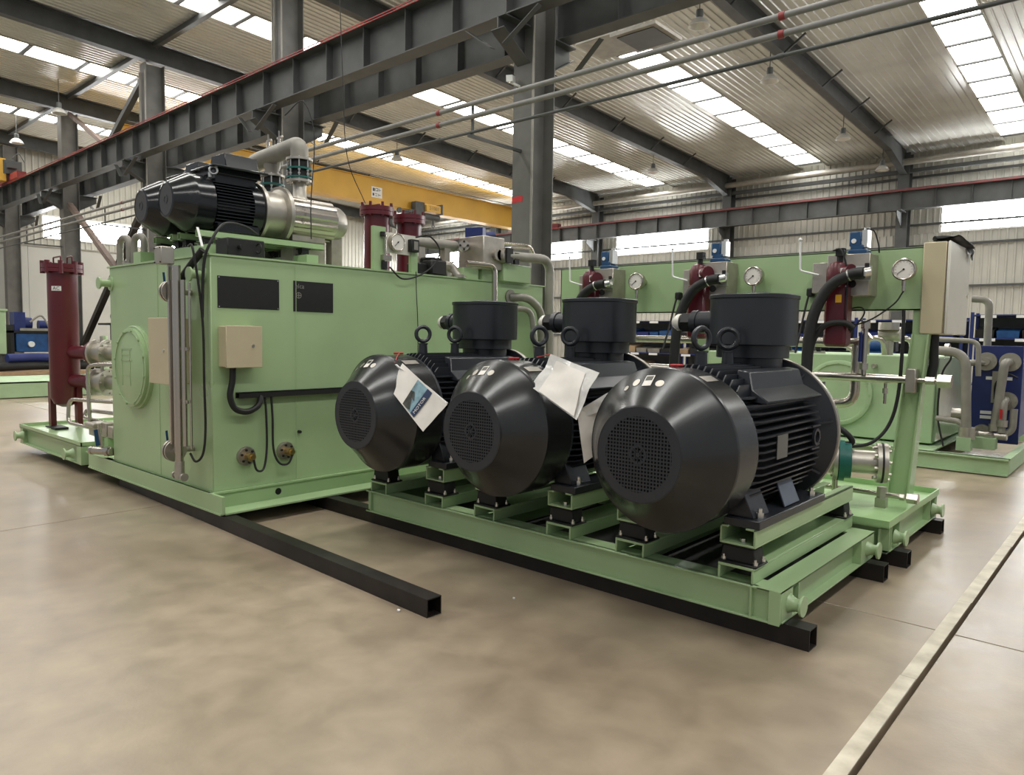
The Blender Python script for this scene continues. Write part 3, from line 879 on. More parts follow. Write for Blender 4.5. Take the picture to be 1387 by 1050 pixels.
# nameplates, ring, stickers, cap
part('rating_plate', MB().box(.405, .408, .70, .84, AZ - .055, AZ + .07), IRONL, mo, 'small metal rating plate')
m = MB(); m.ring((.402, 1.27, AZ + .01), (1, 0, 0), .05, .034, .014, 20)
m.box(.40, .409, 1.21, 1.33, AZ - .06, AZ - .05).box(.40, .409, 1.21, 1.33, AZ + .07, AZ + .08)
part('side_lug', m, MOTOR, mo)
def on_cone(ang, s, w, h, n=4):          # sticker on the cone, ang from top towards +x, s 0..1 along slope
    m = MB(); P = []
    r = .240 + (.408 - .240) * s; y = .012 + (.205 - .012) * s
    d = Vector((math.sin(ang), 0, math.cos(ang)))
    c = Vector((0, y, AZ)) + d * r
    tan = Vector((math.cos(ang), 0, -math.sin(ang)))
    sl = (Vector((0, .193, 0)) + d * .168).normalized()
    nn = tan.cross(sl).normalized()
    if nn.dot(d) < 0: nn = -nn
    c = c + nn * .0022
    if n == 4: vs = [c + tan * (a * w / 2) + sl * (b * h / 2) for a, b in ((-1, -1), (1, -1), (1, 1), (-1, 1))]
    else: vs = [c + tan * (math.cos(k * 2 * PI / n) * w / 2) + sl * (math.sin(k * 2 * PI / n) * h / 2) for k in range(n)]
    vs2 = [v - nn * .001 for v in vs]
    k = len(vs)
    m.add(vs + vs2, [tuple(range(k)), tuple(range(2 * k - 1, k - 1, -1))] + [(i, i + k, (i + 1) % k + k, (i + 1) % k) for i in range(k)])
    return m
for a, s, w, h, n, nm in ((-.47, .62, .03, .035, 18, 'round sticker'), (-.30, .68, .042, .05, 18, 'round sticker'), (-.10, .68, .05, .075, 4, 'white barcode sticker'), (.10, .62, .045, .045, 18, 'yellowish round sticker')):
    q = part('sticker', on_cone(a, s, w, h, n), STEELW if n > 4 else PAPER, mo, nm)
    if n == 4:
        mm = MB()
        for kk in range(5): mm.add(on_cone(a - .045 + kk * .022, s + .06, .006, .03).v, on_cone(0, 0, 1, 1).f)
        mm2 = MB()
        for v in mm.v: mm2.v.append(v + Vector((0, -.0008, .0008)))
        mm2.f = mm.f
        part('sticker_bars', mm2, PRINTG, q)
part('warning_strip', MB().add([(.17, .27, AZ + .380), (.215, .27, AZ + .3565), (.215, .40, AZ + .3565), (.17, .40, AZ + .380)], [(0, 1, 2, 3)]), STEELW, mo, 'embossed strip on the fan cover')
part('lifting_ties', MB().torus((-.03, .41, AZ + .425), (0, 0, 1), .03, .006, 12, 6).box(-.05, -.01, .38, .44, AZ + .416, AZ + .43), RED, mo, 'red tie on top of the fan cover')
part('shaft_hub', MB().cyl((0, 1.54, AZ), (0, 1.75, AZ), .13, n=24), BLOCK, mo)
for k, lb in ((1, 'middle large charcoal motor of the three on the green skid'), (2, 'farthest large charcoal motor of the three, closest to the oil tank')):
    dup(mo, (MX[k], 3.0, .55), lb, skip=())
mo.location = (MX[0], 3.0, .55)

# document pouches hanging on the motors
def quad_sheet(name, pts, mtl, label, n=8, amp=.010, thick=.0015, seed=1):
    random.seed(seed)
    a, b, c, d = [Vector(p) for p in pts]                    # around the sheet
    nr = (b - a).cross(d - a).normalized(); m = MB(); vs = []
    for sgn in (0, 1):
        for i in range(n + 1):
            for j in range(n + 1):
                u, v = i / n, j / n
                p = a * (1 - u) * (1 - v) + b * u * (1 - v) + c * u * v + d * (1 - u) * v
                w = math.sin(u * 5 + seed) * math.cos(v * 4 + seed * 2) * amp + math.sin(u * 13 + v * 9) * amp * .25
                vs.append(p + nr * (w + sgn * thick))
    f = []
    N = (n + 1) ** 2
    for i in range(n):
        for j in range(n):
            q = (i * (n + 1) + j, (i + 1) * (n + 1) + j, (i + 1) * (n + 1) + j + 1, i * (n + 1) + j + 1)
            f.append(q); f.append(tuple(N + x for x in q)[::-1])
    m.add(vs, f)
    return m, nr, (a, b, c, d)
def lerp_q(Q, u, v, nr, off):
    a, b, c, d = Q
    return a * (1 - u) * (1 - v) + b * u * (1 - v) + c * u * v + d * (1 - u) * v + nr * off
def patch(Q, nr, u0, u1, v0, v1, off):
    return MB().add([lerp_q(Q, u0, v0, nr, off), lerp_q(Q, u1, v0, nr, off), lerp_q(Q, u1, v1, nr, off), lerp_q(Q, u0, v1, nr, off)], [(0, 1, 2, 3)])
# pouch 1 (corner up, tied with red string) on the farthest motor
Q1 = [(-3.873, 3.22, 1.3), (-3.883, 3.12, 1.126), (-3.472, 3.06, 0.879), (-3.312, 3.12, 1.062)]
t = thing('document_pouch', 'clear pouch with leaflet showing a blue picture, hung on the farthest motor', 'pouch', Q1[0], 'document pouches on the motors')
m, nr, Q = quad_sheet('', Q1, PAPER, '', amp=.004, seed=2)
sgn = 1 if nr.dot(Vector((0, -1, 0))) > 0 else -1
part('leaflet', m, PAPER, t, 'white leaflet')
o_ = sgn * .008
part('picture', patch(Q, nr, .05, .95, .40, .62, o_), PRINTB, t, 'blue picture')
part('picture_boots', MB().add([lerp_q(Q, u, v, nr, o_ * 1.1) for u, v in ((.95, .40), (.45, .40), (.40, .47), (.62, .56), (.60, .48), (.90, .58), (.95, .50))], [tuple(range(7))]), PRINTG, t)
part('title_band', patch(Q, nr, .05, .95, .62, .72, o_), PRINTD, t, 'navy title band')
pu = (lerp_q(Q, .1, .67, nr, 0) - lerp_q(Q, .9, .67, nr, 0)).normalized(); pz = (lerp_q(Q, .5, .5, nr, 0) - lerp_q(Q, .5, .8, nr, 0)).normalized()
tm = textmb('MOTOR', .036, lerp_q(Q, .58, .68, nr, sgn * .010), pu, pz)
part('title_lettering', tm, PAPER, t, 'white lettering on the navy band')
m, nr2, Qf = quad_sheet('', [(-3.915, 3.195, 1.295), (-3.905, 3.20, 1.28), (-3.43, 3.16, 1.03), (-3.40, 3.21, 1.06)], FILM, '', amp=.01, seed=5)
part('film_edge', m, FILM, t, 'wrinkled clear film edge')
part('string', MB().tube([(-3.925, 3.20, 1.30), (-4.00, 3.28, 1.345), (-4.115, 3.40, 1.365)], .003, 6), RED, t, 'red string')
Q2 = [(-2.664, 3.34, 1.395), (-2.707, 3.22, 1.201), (-2.323, 3.14, 1.055), (-2.287, 3.3, 1.304)]
t = thing('document_pouch', 'plain white pouch of papers lying on the shoulder of the middle motor', 'pouch', Q2[0], 'document pouches on the motors')
m, nr, Q = quad_sheet('', Q2, FILM, '', amp=.014, seed=3)
sgn = 1 if nr.dot(Vector((0, -1, 0))) > 0 else -1
part('pouch_film', m, FILM, t)
V2 = [lerp_q(Q, u, v, nr, 0) for u, v in ((.12, .20), (.98, .20), (.98, .96), (.12, .80))]
m, _, _2 = quad_sheet('', V2, PAPER, '', amp=.008, seed=3)
for v in m.v: v += nr * sgn * .012
part('folded_paper', m, PAPER, t, 'folded white paper')
part('tie', MB().tube([(-2.665, 3.335, 1.395), (-2.82, 3.40, 1.372)], .003, 6), RED, t, 'red tie')
Q3 = [(-2.215, 3.28, 1.20), (-2.375, 3.22, 1.09), (-2.34, 3.25, 1.06), (-2.17, 3.30, 1.13)]
t = thing('document_pouch', 'white paper pouch folded edge-on against the left of the nearest motor', 'pouch', Q3[0], 'document pouches on the motors')
m, nr, Q = quad_sheet('', Q3, PAPER, '', amp=.004, seed=4)
part('pouch_fold', m, FILM, t)
m, nr, Q = quad_sheet('', [(-2.375, 3.22, 1.09), (-2.335, 3.24, .80), (-2.28, 3.30, .86), (-2.28, 3.28, 1.12)], PAPER, '', amp=.008, seed=6)
part('pouch_paper', m, PAPER, t)

# ============================================================ OIL TANK
TX, TY = -5.40, 2.61
t = thing('oil_tank', 'large light green hydraulic oil tank with manhole and black plates', 'tank', (-6.4, 4.6, .108))
part('tank_body', MB().box(-7.42, TX, TY, 6.60, .25, 2.075), GREEN, t, bv=.006)
part('tank_top', MB().box(-7.45, TX + .012, TY - .012, 6.62, 2.075, 2.09), GREEN, t)
m = MB().box(-7.99, -5.19, 2.575, 2.60, .118, .25).box(-7.985, -5.205, 2.566, 2.598, .107, .119).box(-7.6, TX, TY - .03, TY + .02, .238, .25)
part('base_channel', m, GREEN, t)
m = MB().box(TX - .02, TX + .01, 2.602, 6.7, .108, .25).box(TX, -5.192, 2.602, 6.7, .108, .120).box(TX - .01, TX + .03, 2.60, 6.7, .238, .252)
part('base_channel', m, GREEN, t)
part('base_channel', MB().box(-7.985, -7.95, 2.602, 6.7, .108, .25).box(-7.99, TX, 6.6, 6.7, .108, .25), GREEN, t)
part('base_ledge', MB().box(-8.15, -7.42, 2.60, 6.6, .238, .25), GREEN, t)
part('drain_hole', MB().cyl((TX + .0095, 3.16, .178), (TX + .0115, 3.16, .178), .028, n=20), HOLE, t, 'round dark hole in the base channel')
m = MB()
for y in (3.34,): m.cyl((TX, y, .26), (TX, y, 2.07), .005, n=6)
m.cyl((-6.35, TY, .26), (-6.35, TY, 2.07), .005, n=6)
part('weld_seam', m, GREEN, t)
mh = part('manhole_cover', MB().lathe([(.372, 0), (.372, .03), (.367, .034)], (-6.82, TY, 1.165), (0, -1, 0), 56).lathe([(.35, .034), (.35, .062), (.342, .066), (.0, .066)], (-6.82, TY, 1.165), (0, -1, 0), 56, False, False), GREEN, t, 'round bolted manhole cover')
m = MB().ring((-6.82, TY - .066, 1.165), (0, -1, 0), .325, .315, .006, 48)
part('manhole_bead', m, GREEN, mh)
part('manhole_bolt', MB().bolts((-6.82, TY - .066, 1.165), (0, -1, 0), .330, 12, .012, .014, .2), GREEN, mh)
m = MB()
for x0, x1, z in ((-7.0, -6.76, 1.33), (-6.98, -6.80, 1.28), (-7.0, -6.76, 1.23), (-6.96, -6.80, 1.10)): m.box(x0, x1, TY - .070, TY - .0655, z - .008, z + .008)
for x in (-6.98, -6.80): m.box(x - .006, x + .006, TY - .070, TY - .0655, 1.0, 1.32)
part('embossed_marks', m, GREEN, mh)
for x in (-7.38, -5.52):
    m = MB().cyl((x, TY, 1.93), (x, TY - .10, 1.93), .032).cyl((x, TY - .10, 1.93), (x, TY - .115, 1.93), .055, n=24).cyl((x, TY, 1.93), (x, TY - .012, 1.93), .065, n=24)
    part('lifting_lug', m, GREEN, t)
m = MB().box(TX, TX + .004, 2.663, 3.185, 1.68, 1.926)
np_ = part('name_plate', m, mat('black_plate', (.004, .004, .004), .6, var=.2, scale=15), t, 'large blank black plate', bv=.001)
m = MB()
for a, b in ((2.675, 1.915), (3.173, 1.915), (2.675, 1.69), (3.173, 1.69)): m.cyl((TX + .004, a, b), (TX + .007, a, b), .005, n=8)
part('plate_screw', m, ZINC, np_)
m = MB().box(TX, TX + .004, 3.316, 3.706, 1.675, 1.930)
np_ = part('name_plate', m, np_.data.materials[0], t, 'smaller black plate with a grey logo and round emblem', bv=.001)
x = TX + .0055
tm = textmb('elca', .055, (x, 3.375, 1.885), (0, 1, 0), (0, 0, 1)); part('plate_lettering', tm, GALV, np_, 'grey logo lettering')
m = MB().ring((x, 3.365, 1.81), (1, 0, 0), .026, .021, .001, 24).box(x, x + .001, 3.362, 3.368, 1.79, 1.83).box(x, x + .001, 3.345, 3.385, 1.807, 1.813)
part('plate_emblem', m, GALV, np_, 'round cross emblem')
# heater flanges
for y, z in ((2.876, .508), (3.226, .512)):
    f = part('heater_flange', MB().cyl((TX, y, z), (TX + .025, y, z), .076, n=28).cyl((TX + .025, y, z), (TX + .038, y, z), .070, n=28), STEELW, t, 'steel heater flange')
    part('flange_bolt', MB().bolts((TX + .038, y, z), (1, 0, 0), .052, 6, .010, .012, .3), BLACK, f)
    part('heater_head', MB().cyl((TX + .038, y, z), (TX + .085, y, z), .030).hexa((TX + .085, y, z), (TX + .11, y, z), .036).cyl((TX + .11, y, z), (TX + .125, y, z), .020), BRASS, f, 'brass heater head')
part('temperature_probe', MB().hexa((TX, 3.36, .66), (TX + .03, 3.36, .66), .014), BLACK, t)

def junction_box(x0, x1, y0, y1, z0, z1, label, face, lock):
    t = thing('junction_box', label, 'box', ((x0 + x1) / 2, (y0 + y1) / 2, z0))
    part('box_body', MB().box(x0, x1, y0, y1, z0, z1), BEIGE, t, bv=.006)
    if face == 'x':
        part('box_door', MB().box(x1, x1 + .014, y0 - .004, y1 + .004, z0 - .004, z1 + .004), BEIGE, t, bv=.003)
        part('lock', MB().cyl((x1 + .012, lock[0], lock[1]), (x1 + .021, lock[0], lock[1]), .012, n=14), ZINC, t)
    else:
        part('box_door', MB().box(x0 - .004, x1 + .004, y0 - .014, y0, z0 - .004, z1 + .004), BEIGE, t, bv=.003)
        part('lock', MB().cyl((lock[0], y0 - .012, lock[1]), (lock[0], y0 - .021, lock[1]), .012, n=14), ZINC, t)
junction_box(TX, TX + .12, 2.665, 2.955, 1.225, 1.540, 'beige junction box on the tank side under the black plates', 'x', (2.88, 1.39))
junction_box(-6.147, -5.77, 2.46, TY, 1.075, 1.595, 'beige junction box on the manhole side beside the level tubes', 'y', (-5.86, 1.34))
t = thing('cable_tray', 'short black cable tray running along the tank side towards the motors', 'tray', (TX + .03, 3.5, 1.0))
part('tray_channel', MB().box(TX, TX + .06, 2.80, 5.4, 1.015, 1.021).box(TX + .054, TX + .06, 2.80, 5.4, .975, 1.021).box(TX, TX + .006, 2.80, 5.4, .975, 1.021), BLACK, t)
def hose(name, pts, r, label, cat='cable', m_=None, n=10, group=None):
    return solo(name, MB().tube(pts, r, n), m_ or BLACK, label, cat, group)
hose('conduit_hose', [(TX + .07, 2.745, 1.225), (TX + .07, 2.74, 1.12), (TX + .07, 2.72, 1.0), (TX + .07, 2.76, .90), (TX + .07, 2.86, .87), (TX + .07, 2.95, .91), (TX + .05, 2.99, .985)], .024, 'thick black corrugated hose looping from the junction box to the tray')
hose('heater_cable', [(TX + .04, 3.03, .98), (TX + .05, 3.035, .80), (TX + .06, 3.03, .55), (TX + .08, 2.99, .40), (TX + .10, 2.92, .40), (TX + .115, 2.885, .49)], .009, 'thin black cable dropping to the left heater flange')
hose('heater_cable', [(TX + .04, 3.085, .98), (TX + .05, 3.09, .80), (TX + .06, 3.09, .55), (TX + .08, 3.13, .43), (TX + .10, 3.20, .42), (TX + .115, 3.235, .50)], .009, 'thin black cable dropping to the right heater flange')

# level gauge assembly
t = thing('level_gauge', 'tall stainless level gauge of bundled tubes on the left tank face', 'gauge', (-5.58, 2.46, .38))
def up(x, y, z0, z1, r): return MB().cyl((x, y, z0), (x, y, z1), r, n=16)
part('stand_pipe', up(-5.55, 2.42, .42, 1.99, .030), STEEL, t)
part('stand_pipe', up(-5.615, 2.43, .56, 1.88, .019), STEEL, t)
part('stand_pipe', up(-5.49, 2.44, .62, 1.88, .018), STEEL, t)
part('stand_pipe', up(-5.45, 2.47, .60, 1.86, .009), STEEL, t)
part('indicator_rail', MB().box(-5.665, -5.64, 2.40, 2.43, .62, 2.05), STEEL, t)
part('indicator_head', MB().box(-5.72, -5.60, 2.33, 2.43, 2.00, 2.13), STEELW, t, 'square steel terminal head', bv=.005)
m = MB()
for a in (-5.71, -5.61):
    for b in (2.012, 2.118): m.cyl((a, 2.33, b), (a, 2.324, b), .006, n=8)
part('head_screw', m, BLACK, t)
part('bottom_tee', up(-5.55, 2.42, .365, .50, .036).cyl((-5.62, 2.42, .385), (-5.48, 2.42, .385), .022).cyl((-5.635, 2.42, .385), (-5.615, 2.42, .385), .030).cyl((-5.485, 2.42, .385), (-5.465, 2.42, .385), .030), STEELW, t)
for z in (1.80, .56):
    m = MB().cyl((-5.70, 2.45, z), (-5.68, 2.45, z), .085, n=24).cyl((-5.745, 2.45, z), (-5.720, 2.45, z), .085, n=24).cyl((-5.82, 2.46, z), (-5.60, 2.44, z), .022)
    m.bolts((-5.735, 2.45, z), (-1, 0, 0), .064, 4, .010, .014, .6).cyl((-5.72, 2.45, z), (-5.72, TY, z), .024)
    f = part('side_flange', m, STEELW, t)
    part('ball_valve', MB().cyl((-5.80, 2.46, z), (-5.93, 2.47, z), .020).hexa((-5.80, 2.46, z), (-5.84, 2.46, z), .028), BRASS if False else STEELW, t)
    part('valve_handle', MB().beam((-5.82, 2.45, z + .02), (-5.80, 2.43, z + .15), .016, .006), BLUE, t, 'blue lever')
for z in (.95, 1.35): part('tube_strap', MB().box(-5.66, -5.43, 2.435, 2.445, z, z + .025), STEEL, t)
hose('gauge_cable', [(-5.52, 2.50, 2.14), (-5.44, 2.50, 2.10), (-5.435, 2.56, 1.6), (-5.42, 2.56, 1.1), (-5.41, 2.56, .75), (-5.415, 2.54, .56), (-5.45, 2.50, .50), (-5.50, 2.48, .56)], .009, 'black cable clipped down the tank corner beside the level tubes')
hose('gauge_conduit', [(-5.76, 2.5, 1.60), (-5.76, 2.5, 1.75), (-5.70, 2.5, 1.86), (-5.60, 2.55, 2.0), (-5.50, 2.6, 2.12)], .028, 'short thick black conduit rising from the left junction box')
# ============================================================ ON THE TANK TOP
# small black motors, local frame: axis x=0, fan face y=0, shaft z=0
sm_ = thing('circulation_motor', 'glossy black motor on the tank top, the nearer one with the eye ring', 'motor', (0, 0, 0), 'black motors on the tank top', True)
part('fan_cover', MB().lathe([(.128, 0), (.145, .005), (.150, .015), (.235, .155), (.240, .17), (.238, .18), (.238, .32), (.22, .32)], (0, 0, 0), (0, 1, 0), 48, False, False), MOTORB, sm_)
part('fan_grille', MB().cyl((0, .003, 0), (0, .01, 0), .135, n=32).ring((0, 0, 0), (0, 1, 0), .04, .028, .004, 6), MOTOR, sm_)
part('stator_frame', MB().cyl((0, .3, 0), (0, .72, 0), .19, n=32), MOTORB, sm_)
part('end_shield', MB().cyl((0, .66, 0), (0, .76, 0), .235, n=40), MOTORB, sm_)
for i in range(-7, 8):
    z = i * .026
    for s in (-1, 1):
        x1 = math.sqrt(.236 ** 2 - z * z); x0 = math.sqrt(max(0, .185 ** 2 - z * z))
        part('cooling_fin', MB().box(min(s * x0, s * x1), max(s * x0, s * x1), .33, .66, z - .0035, z + .0035), MOTORB, sm_)
part('top_block', MB().box(-.13, .13, .36, .72, .18, .25), MOTORB, sm_)
m = MB().ext([(-.17, .25), (.17, .25), (.15, .30), (-.15, .30)], 'y', .34, .76)
m.box(-.20, .22, .30, .80, .295, .315)
m.ext([(-.15, .315), (.16, .315), (.13, .44), (-.10, .44)], 'y', .44, .74)
part('terminal_box', m, MOTORB, sm_, bv=.006)
part('eye_bolt', MB().cyl((.10, .33, .22), (.10, .33, .26), .016, n=10).torus((.16, .33, .27), (.9, -.43, 0), .030, .009, 18, 6), ZINC, sm_, 'bright eye ring')
part('foot', MB().box(-.19, -.11, .35, .72, -.225, -.16).box(.11, .19, .35, .72, -.225, -.16), MOTORB, sm_)
dup(sm_, (-6.57, 2.57, 2.56), 'glossy black motor on the tank top, the farther one peeking out at left')
sm_.location = (-6.10, 2.58, 2.565)
pm = thing('circulation_pump', 'bare steel pump with bell housing behind the nearer black motor', 'pump', (0, 0, 0), 'steel pumps on the tank top', True)
part('bell_housing', MB().lathe([(.10, .76), (.255, .765), (.255, .795), (.235, .80), (.205, .82), (.20, .99), (.235, 1.0)], (0, 0, 0), (0, 1, 0), 40, False, True), STEELW, pm, 'cast grey bell housing')
part('pump_flange', MB().cyl((0, 1.0, 0), (0, 1.035, 0), .262, n=44), STEELW, pm)
m = MB(); n_ = 72; prof_ = []
for i in range(n_):
    a = 2 * PI * i / n_; r = .188 + (.006 if i % 6 < 3 else -.004)
    prof_.append((r * math.cos(a), r * math.sin(a)))
m.ext(prof_, 'y', 1.035, 1.54)
part('pump_body', m, STEEL, pm, 'ribbed bright pump body', ang=20)
part('pump_end', MB().lathe([(.15, 1.54), (.165, 1.545), (.16, 1.64), (.13, 1.69), (.03, 1.71)], (0, 0, 0), (0, 1, 0), 32, False, True), STEELW, pm)
part('pump_port', MB().lathe([(.13, .12), (.085, .17), (.062, .21), (.06, .38)], (0, 1.24, 0), (0, 0, 1), 24, False, True).cyl((0, 1.24, .36), (0, 1.24, .385), .10, n=24), STEELW, pm)
part('pump_foot', MB().box(-.10, .10, 1.1, 1.45, -.42, -.16).box(-.05, .05, 1.56, 1.68, -.42, -.12), BLOCK, pm)
dup(pm, (-6.57, 2.57, 2.56), 'bare steel pump behind the farther black motor')
pm.location = (-6.10, 2.58, 2.565)
fj = thing('flexible_joint', 'black rubber flexible joint with teal flanges on the nearer pump', 'joint', (0, 0, 0), 'flexible joints on the pumps', True)
part('end_flange', MB().cyl((0, 0, 0), (0, 0, .02), .10, n=28), STEELW, fj)
part('end_flange', MB().cyl((0, 0, .20), (0, 0, .22), .10, n=28), STEELW, fj)
part('rubber_sleeve', MB().lathe([(.075, .02), (.083, .06), (.075, .10), (.083, .15), (.075, .20)], (0, 0, 0), (0, 0, 1), 28, False, False), BLACK, fj)
part('teal_ring', MB().cyl((0, 0, .035), (0, 0, .050), .097, n=28).cyl((0, 0, .115), (0, 0, .132), .097, n=28), TEAL, fj)
m = MB()
for k in range(8):
    a = k * PI / 4 + .2; c, s = math.cos(a) * .088, math.sin(a) * .088
    m.cyl((c, s, -.01), (c, s, .23), .005, n=6).hexa((c, s, .065), (c, s, .078), .010).hexa((c, s, .10), (c, s, .113), .010).hexa((c, s, -.01), (c, s, .0), .010)
part('tie_rod', m, ZINC, fj)
dup(fj, (-6.57, 3.81, 2.81), 'black rubber flexible joint with teal flanges on the farther pump')
fj.location = (-6.10, 3.82, 2.90)
for o_ in [o for o in COL.objects if o.name.startswith('flexible_joint')]: o_.scale = (1.22, 1.22, 1.0)
t = thing('pipe_elbow', 'thick grey welded pipe arching over the two flexible joints', 'pipe', (-6.5, 3.8, 3.05))
part('header_pipe', MB().pipe([(-6.10, 3.82, 3.12), (-6.10, 3.82, 3.25), (-6.88, 3.75, 3.17), (-6.88, 3.72, 2.3)], .082, .16, 20), GALV, t)
part('branch_pipe', MB().lathe([(.065, 0), (.065, .04), (.08, .08), (.085, .16)], (-6.57, 3.81, 3.03), (0, 0, 1), 20), GALV, t)
m = MB()
for x in (-6.62, -6.42): m.cyl((x, 3.80, 3.25), (x, 3.80, 3.37), .016, n=8).beam((x - .03, 3.80, 3.36), (x + .06, 3.80, 3.37), .018, .014).cyl((x, 3.80, 3.37), (x, 3.80, 3.43), .008, n=6)
part('vent_valve', m, STEEL, t, 'two small vent valves on top')
# rails & mounts
t = thing('motor_rail_frame', 'green box rails on black pads under the black tank motors', 'rail', (-6.35, 3.4, 2.09))
for x, yl in ((-5.93, 3.95), (-6.27, 3.9), (-6.42, 3.9), (-6.76, 3.9)):
    y0, z0, w, tt = 2.76, 2.272, .060, .006
    m = MB().box(x - w / 2, x + w / 2, y0, yl, z0, z0 + tt).box(x - w / 2, x + w / 2, y0, yl, z0 + w - tt, z0 + w).box(x - w / 2, x - w / 2 + tt, y0, yl, z0, z0 + w).box(x + w / 2 - tt, x + w / 2, y0, yl, z0, z0 + w)
    part('box_rail', m, GREEN, t)
    for y in (2.84, 3.75):
        m = MB().box(x - .055, x + .055, y - .05, y + .05, 2.205, 2.215).box(x - .035, x + .035, y - .035, y + .035, 2.215, 2.265).box(x - .05, x + .05, y - .045, y + .045, 2.262, 2.273)
        rm = part('rubber_pad', m, BLACK, t)
        part('pad_bolt', MB().bolts((x, y, 2.215), (0, 0, 1), .042, 4, .006, .012, PI / 4), ZINC, rm)
part('base_rail', MB().box(-7.0, -5.78, 2.78, 2.90, 2.09, 2.205).box(-7.0, -5.78, 3.69, 3.81, 2.09, 2.205), GREEN, t)
part('base_post', MB().box(-6.98, -6.82, 2.66, 2.78, 2.09, 2.20), GREEN, t)
hose('motor_cable', [(-5.75, 3.2, 2.32), (-5.62, 3.0, 2.36), (-5.45, 2.75, 2.33), (-5.40, 2.62, 2.18), (-5.42, 2.57, 2.0), (-5.435, 2.56, 1.6)], .011, 'black cable bending from the tank motors over the tank corner')
t = thing('cable_box', 'small black box with cable glands on the tank corner', 'box', (-5.62, 2.98, 2.09))
part('box_body', MB().box(-5.70, -5.50, 2.80, 3.12, 2.09, 2.24), BLACK, t, bv=.008)
part('gland', MB().cyl((-5.50, 2.9, 2.17), (-5.45, 2.9, 2.17), .02).torus((-5.47, 3.05, 2.17), (0, 1, 0), .04, .006, 16, 6), BLACK, t)
part('blue_tie', MB().beam((-5.88, 2.74, 2.34), (-5.80, 2.74, 2.18), .02, .004), WHITE, t, 'pale plastic strap')
# bent pipes at the rear left of the tank top
for i, (x, y) in enumerate(((-7.37, 2.69), (-7.11, 2.72), (-7.16, 3.05))):
    solo('bent_pipe', MB().pipe([(x, y, 2.09), (x, y, 2.36), (x + .17, y + .02, 2.36), (x + .17, y + .02, 2.09)], .030, .085, 14), GALV, ['grey swan-neck pipe at the very left edge of the tank top', 'grey swan-neck pipe second from the left edge of the tank top', 'grey swan-neck pipe set back beneath the farther black motor'][i], 'pipe', 'swan-neck pipes')
m = MB()
for x, y, lb in ((-7.20, 2.71, 'between the first two swan-neck pipes'), (-6.94, 2.74, 'right of the second swan-neck pipe')):
    solo('pipe_flange', MB().cyl((x, y, 2.09), (x, y, 2.12), .06, n=18).bolts((x, y, 2.12), (0, 0, 1), .045, 6, .008, .02), STEELW, 'bolted steel flange on the tank top ' + lb, 'flange', 'flanges of the swan-neck pipes')

def strainer(x, y, r, z0, z1, label, name='return_filter'):
    t = thing(name, label, 'filter', (x, y, z0), 'maroon filters on the tank top')
    part('filter_body', MB().cyl((x, y, z0), (x, y, z1 - .07), r, n=32), MAROON, t)
    part('filter_flange', MB().cyl((x, y, z1 - .09), (x, y, z1 - .05), r * 1.32, n=32).cyl((x, y, z1 - .045), (x, y, z1), r * 1.32, n=32), MAROON, t)
    part('flange_bolt', MB().bolts((x, y, z1 - .10), (0, 0, 1), r * 1.2, 8, .016, .14, .3), MAROON, t)
    part('air_nipple', MB().cyl((x, y, z1), (x, y, z1 + .03), .015, n=8).beam((x - .05, y, z1 + .03), (x + .05, y, z1 + .03), .015, .012), MAROON, t)
    return t
t = strainer(-6.25, 4.84, .135, 2.09, 2.83, 'maroon lidded filter on the tank top, the left and taller one')
part('filter_tag', MB().box(-6.12, -6.115, 4.79, 4.85, 2.42, 2.52), WHITE, t, 'small white tag')
strainer(-6.25, 5.28, .135, 2.09, 2.80, 'maroon lidded filter on the tank top, the right one behind the gauge')
# gauge bracket
t = thing('gauge_bracket', 'green bracket frame with gauge and switch standing on the tank edge', 'bracket', (-5.42, 4.45, 2.09))
part('post', MB().box(-5.46, -5.42, 4.16, 4.30, 2.0, 2.49), GREEN, t)
part('post', MB().box(-5.47, -5.43, 4.62, 4.70, 2.05, 2.36), GREEN, t)
part('plate', MB().box(-5.46, -5.44, 4.30, 4.72, 2.26, 2.45), CABW, t, 'pale mounting plate')
t = thing('tank_gauge', 'round white dial gauge on the green bracket over the tank edge', 'gauge', (-5.42, 4.41, 2.36))
part('gauge_case', MB().cyl((-5.44, 4.42, 2.36), (-5.39, 4.42, 2.36), .082, n=32).torus((-5.39, 4.42, 2.36), (1, 0, 0), .078, .008, 32, 8), STEEL, t)
part('dial', MB().cyl((-5.39, 4.42, 2.36), (-5.387, 4.42, 2.36), .072, n=32), PAPER, t)
part('needle', MB().beam((-5.384, 4.43, 2.37), (-5.384, 4.38, 2.32), .005, .003).cyl((-5.386, 4.42, 2.36), (-5.382, 4.42, 2.36), .008), BLACK, t)
t = thing('pressure_switch', 'small black square switch right of the tank gauge', 'switch', (-5.41, 4.62, 2.28))
part('switch_body', MB().box(-5.44, -5.38, 4.58, 4.68, 2.29, 2.41), BLACK, t, bv=.006)
part('switch_window', MB().box(-5.381, -5.377, 4.61, 4.66, 2.31, 2.39), GALV, t)
t = thing('gauge_valve', 'small steel needle valve with black knob hanging under the tank gauge', 'valve', (-5.40, 4.25, 2.12))
part('valve_body', MB().cyl((-5.40, 4.28, 2.10), (-5.40, 4.28, 2.42), .012).box(-5.42, -5.38, 4.24, 4.34, 2.18, 2.23), STEEL, t)
part('valve_knob', MB().cyl((-5.40, 4.27, 2.10), (-5.40, 4.27, 2.17), .03).cyl((-5.40, 4.25, 2.40), (-5.40, 4.25, 2.44), .025), BLACK, t)
hose('gauge_lead', [(-5.38, 4.63, 2.43), (-5.32, 4.75, 2.45), (-5.28, 4.85, 2.33), (-5.30, 4.80, 2.18), (-5.32, 4.62, 2.06), (-5.33, 4.42, 2.02), (-5.36, 4.30, 2.12)], .008, 'thin black lead looping below the tank gauge')
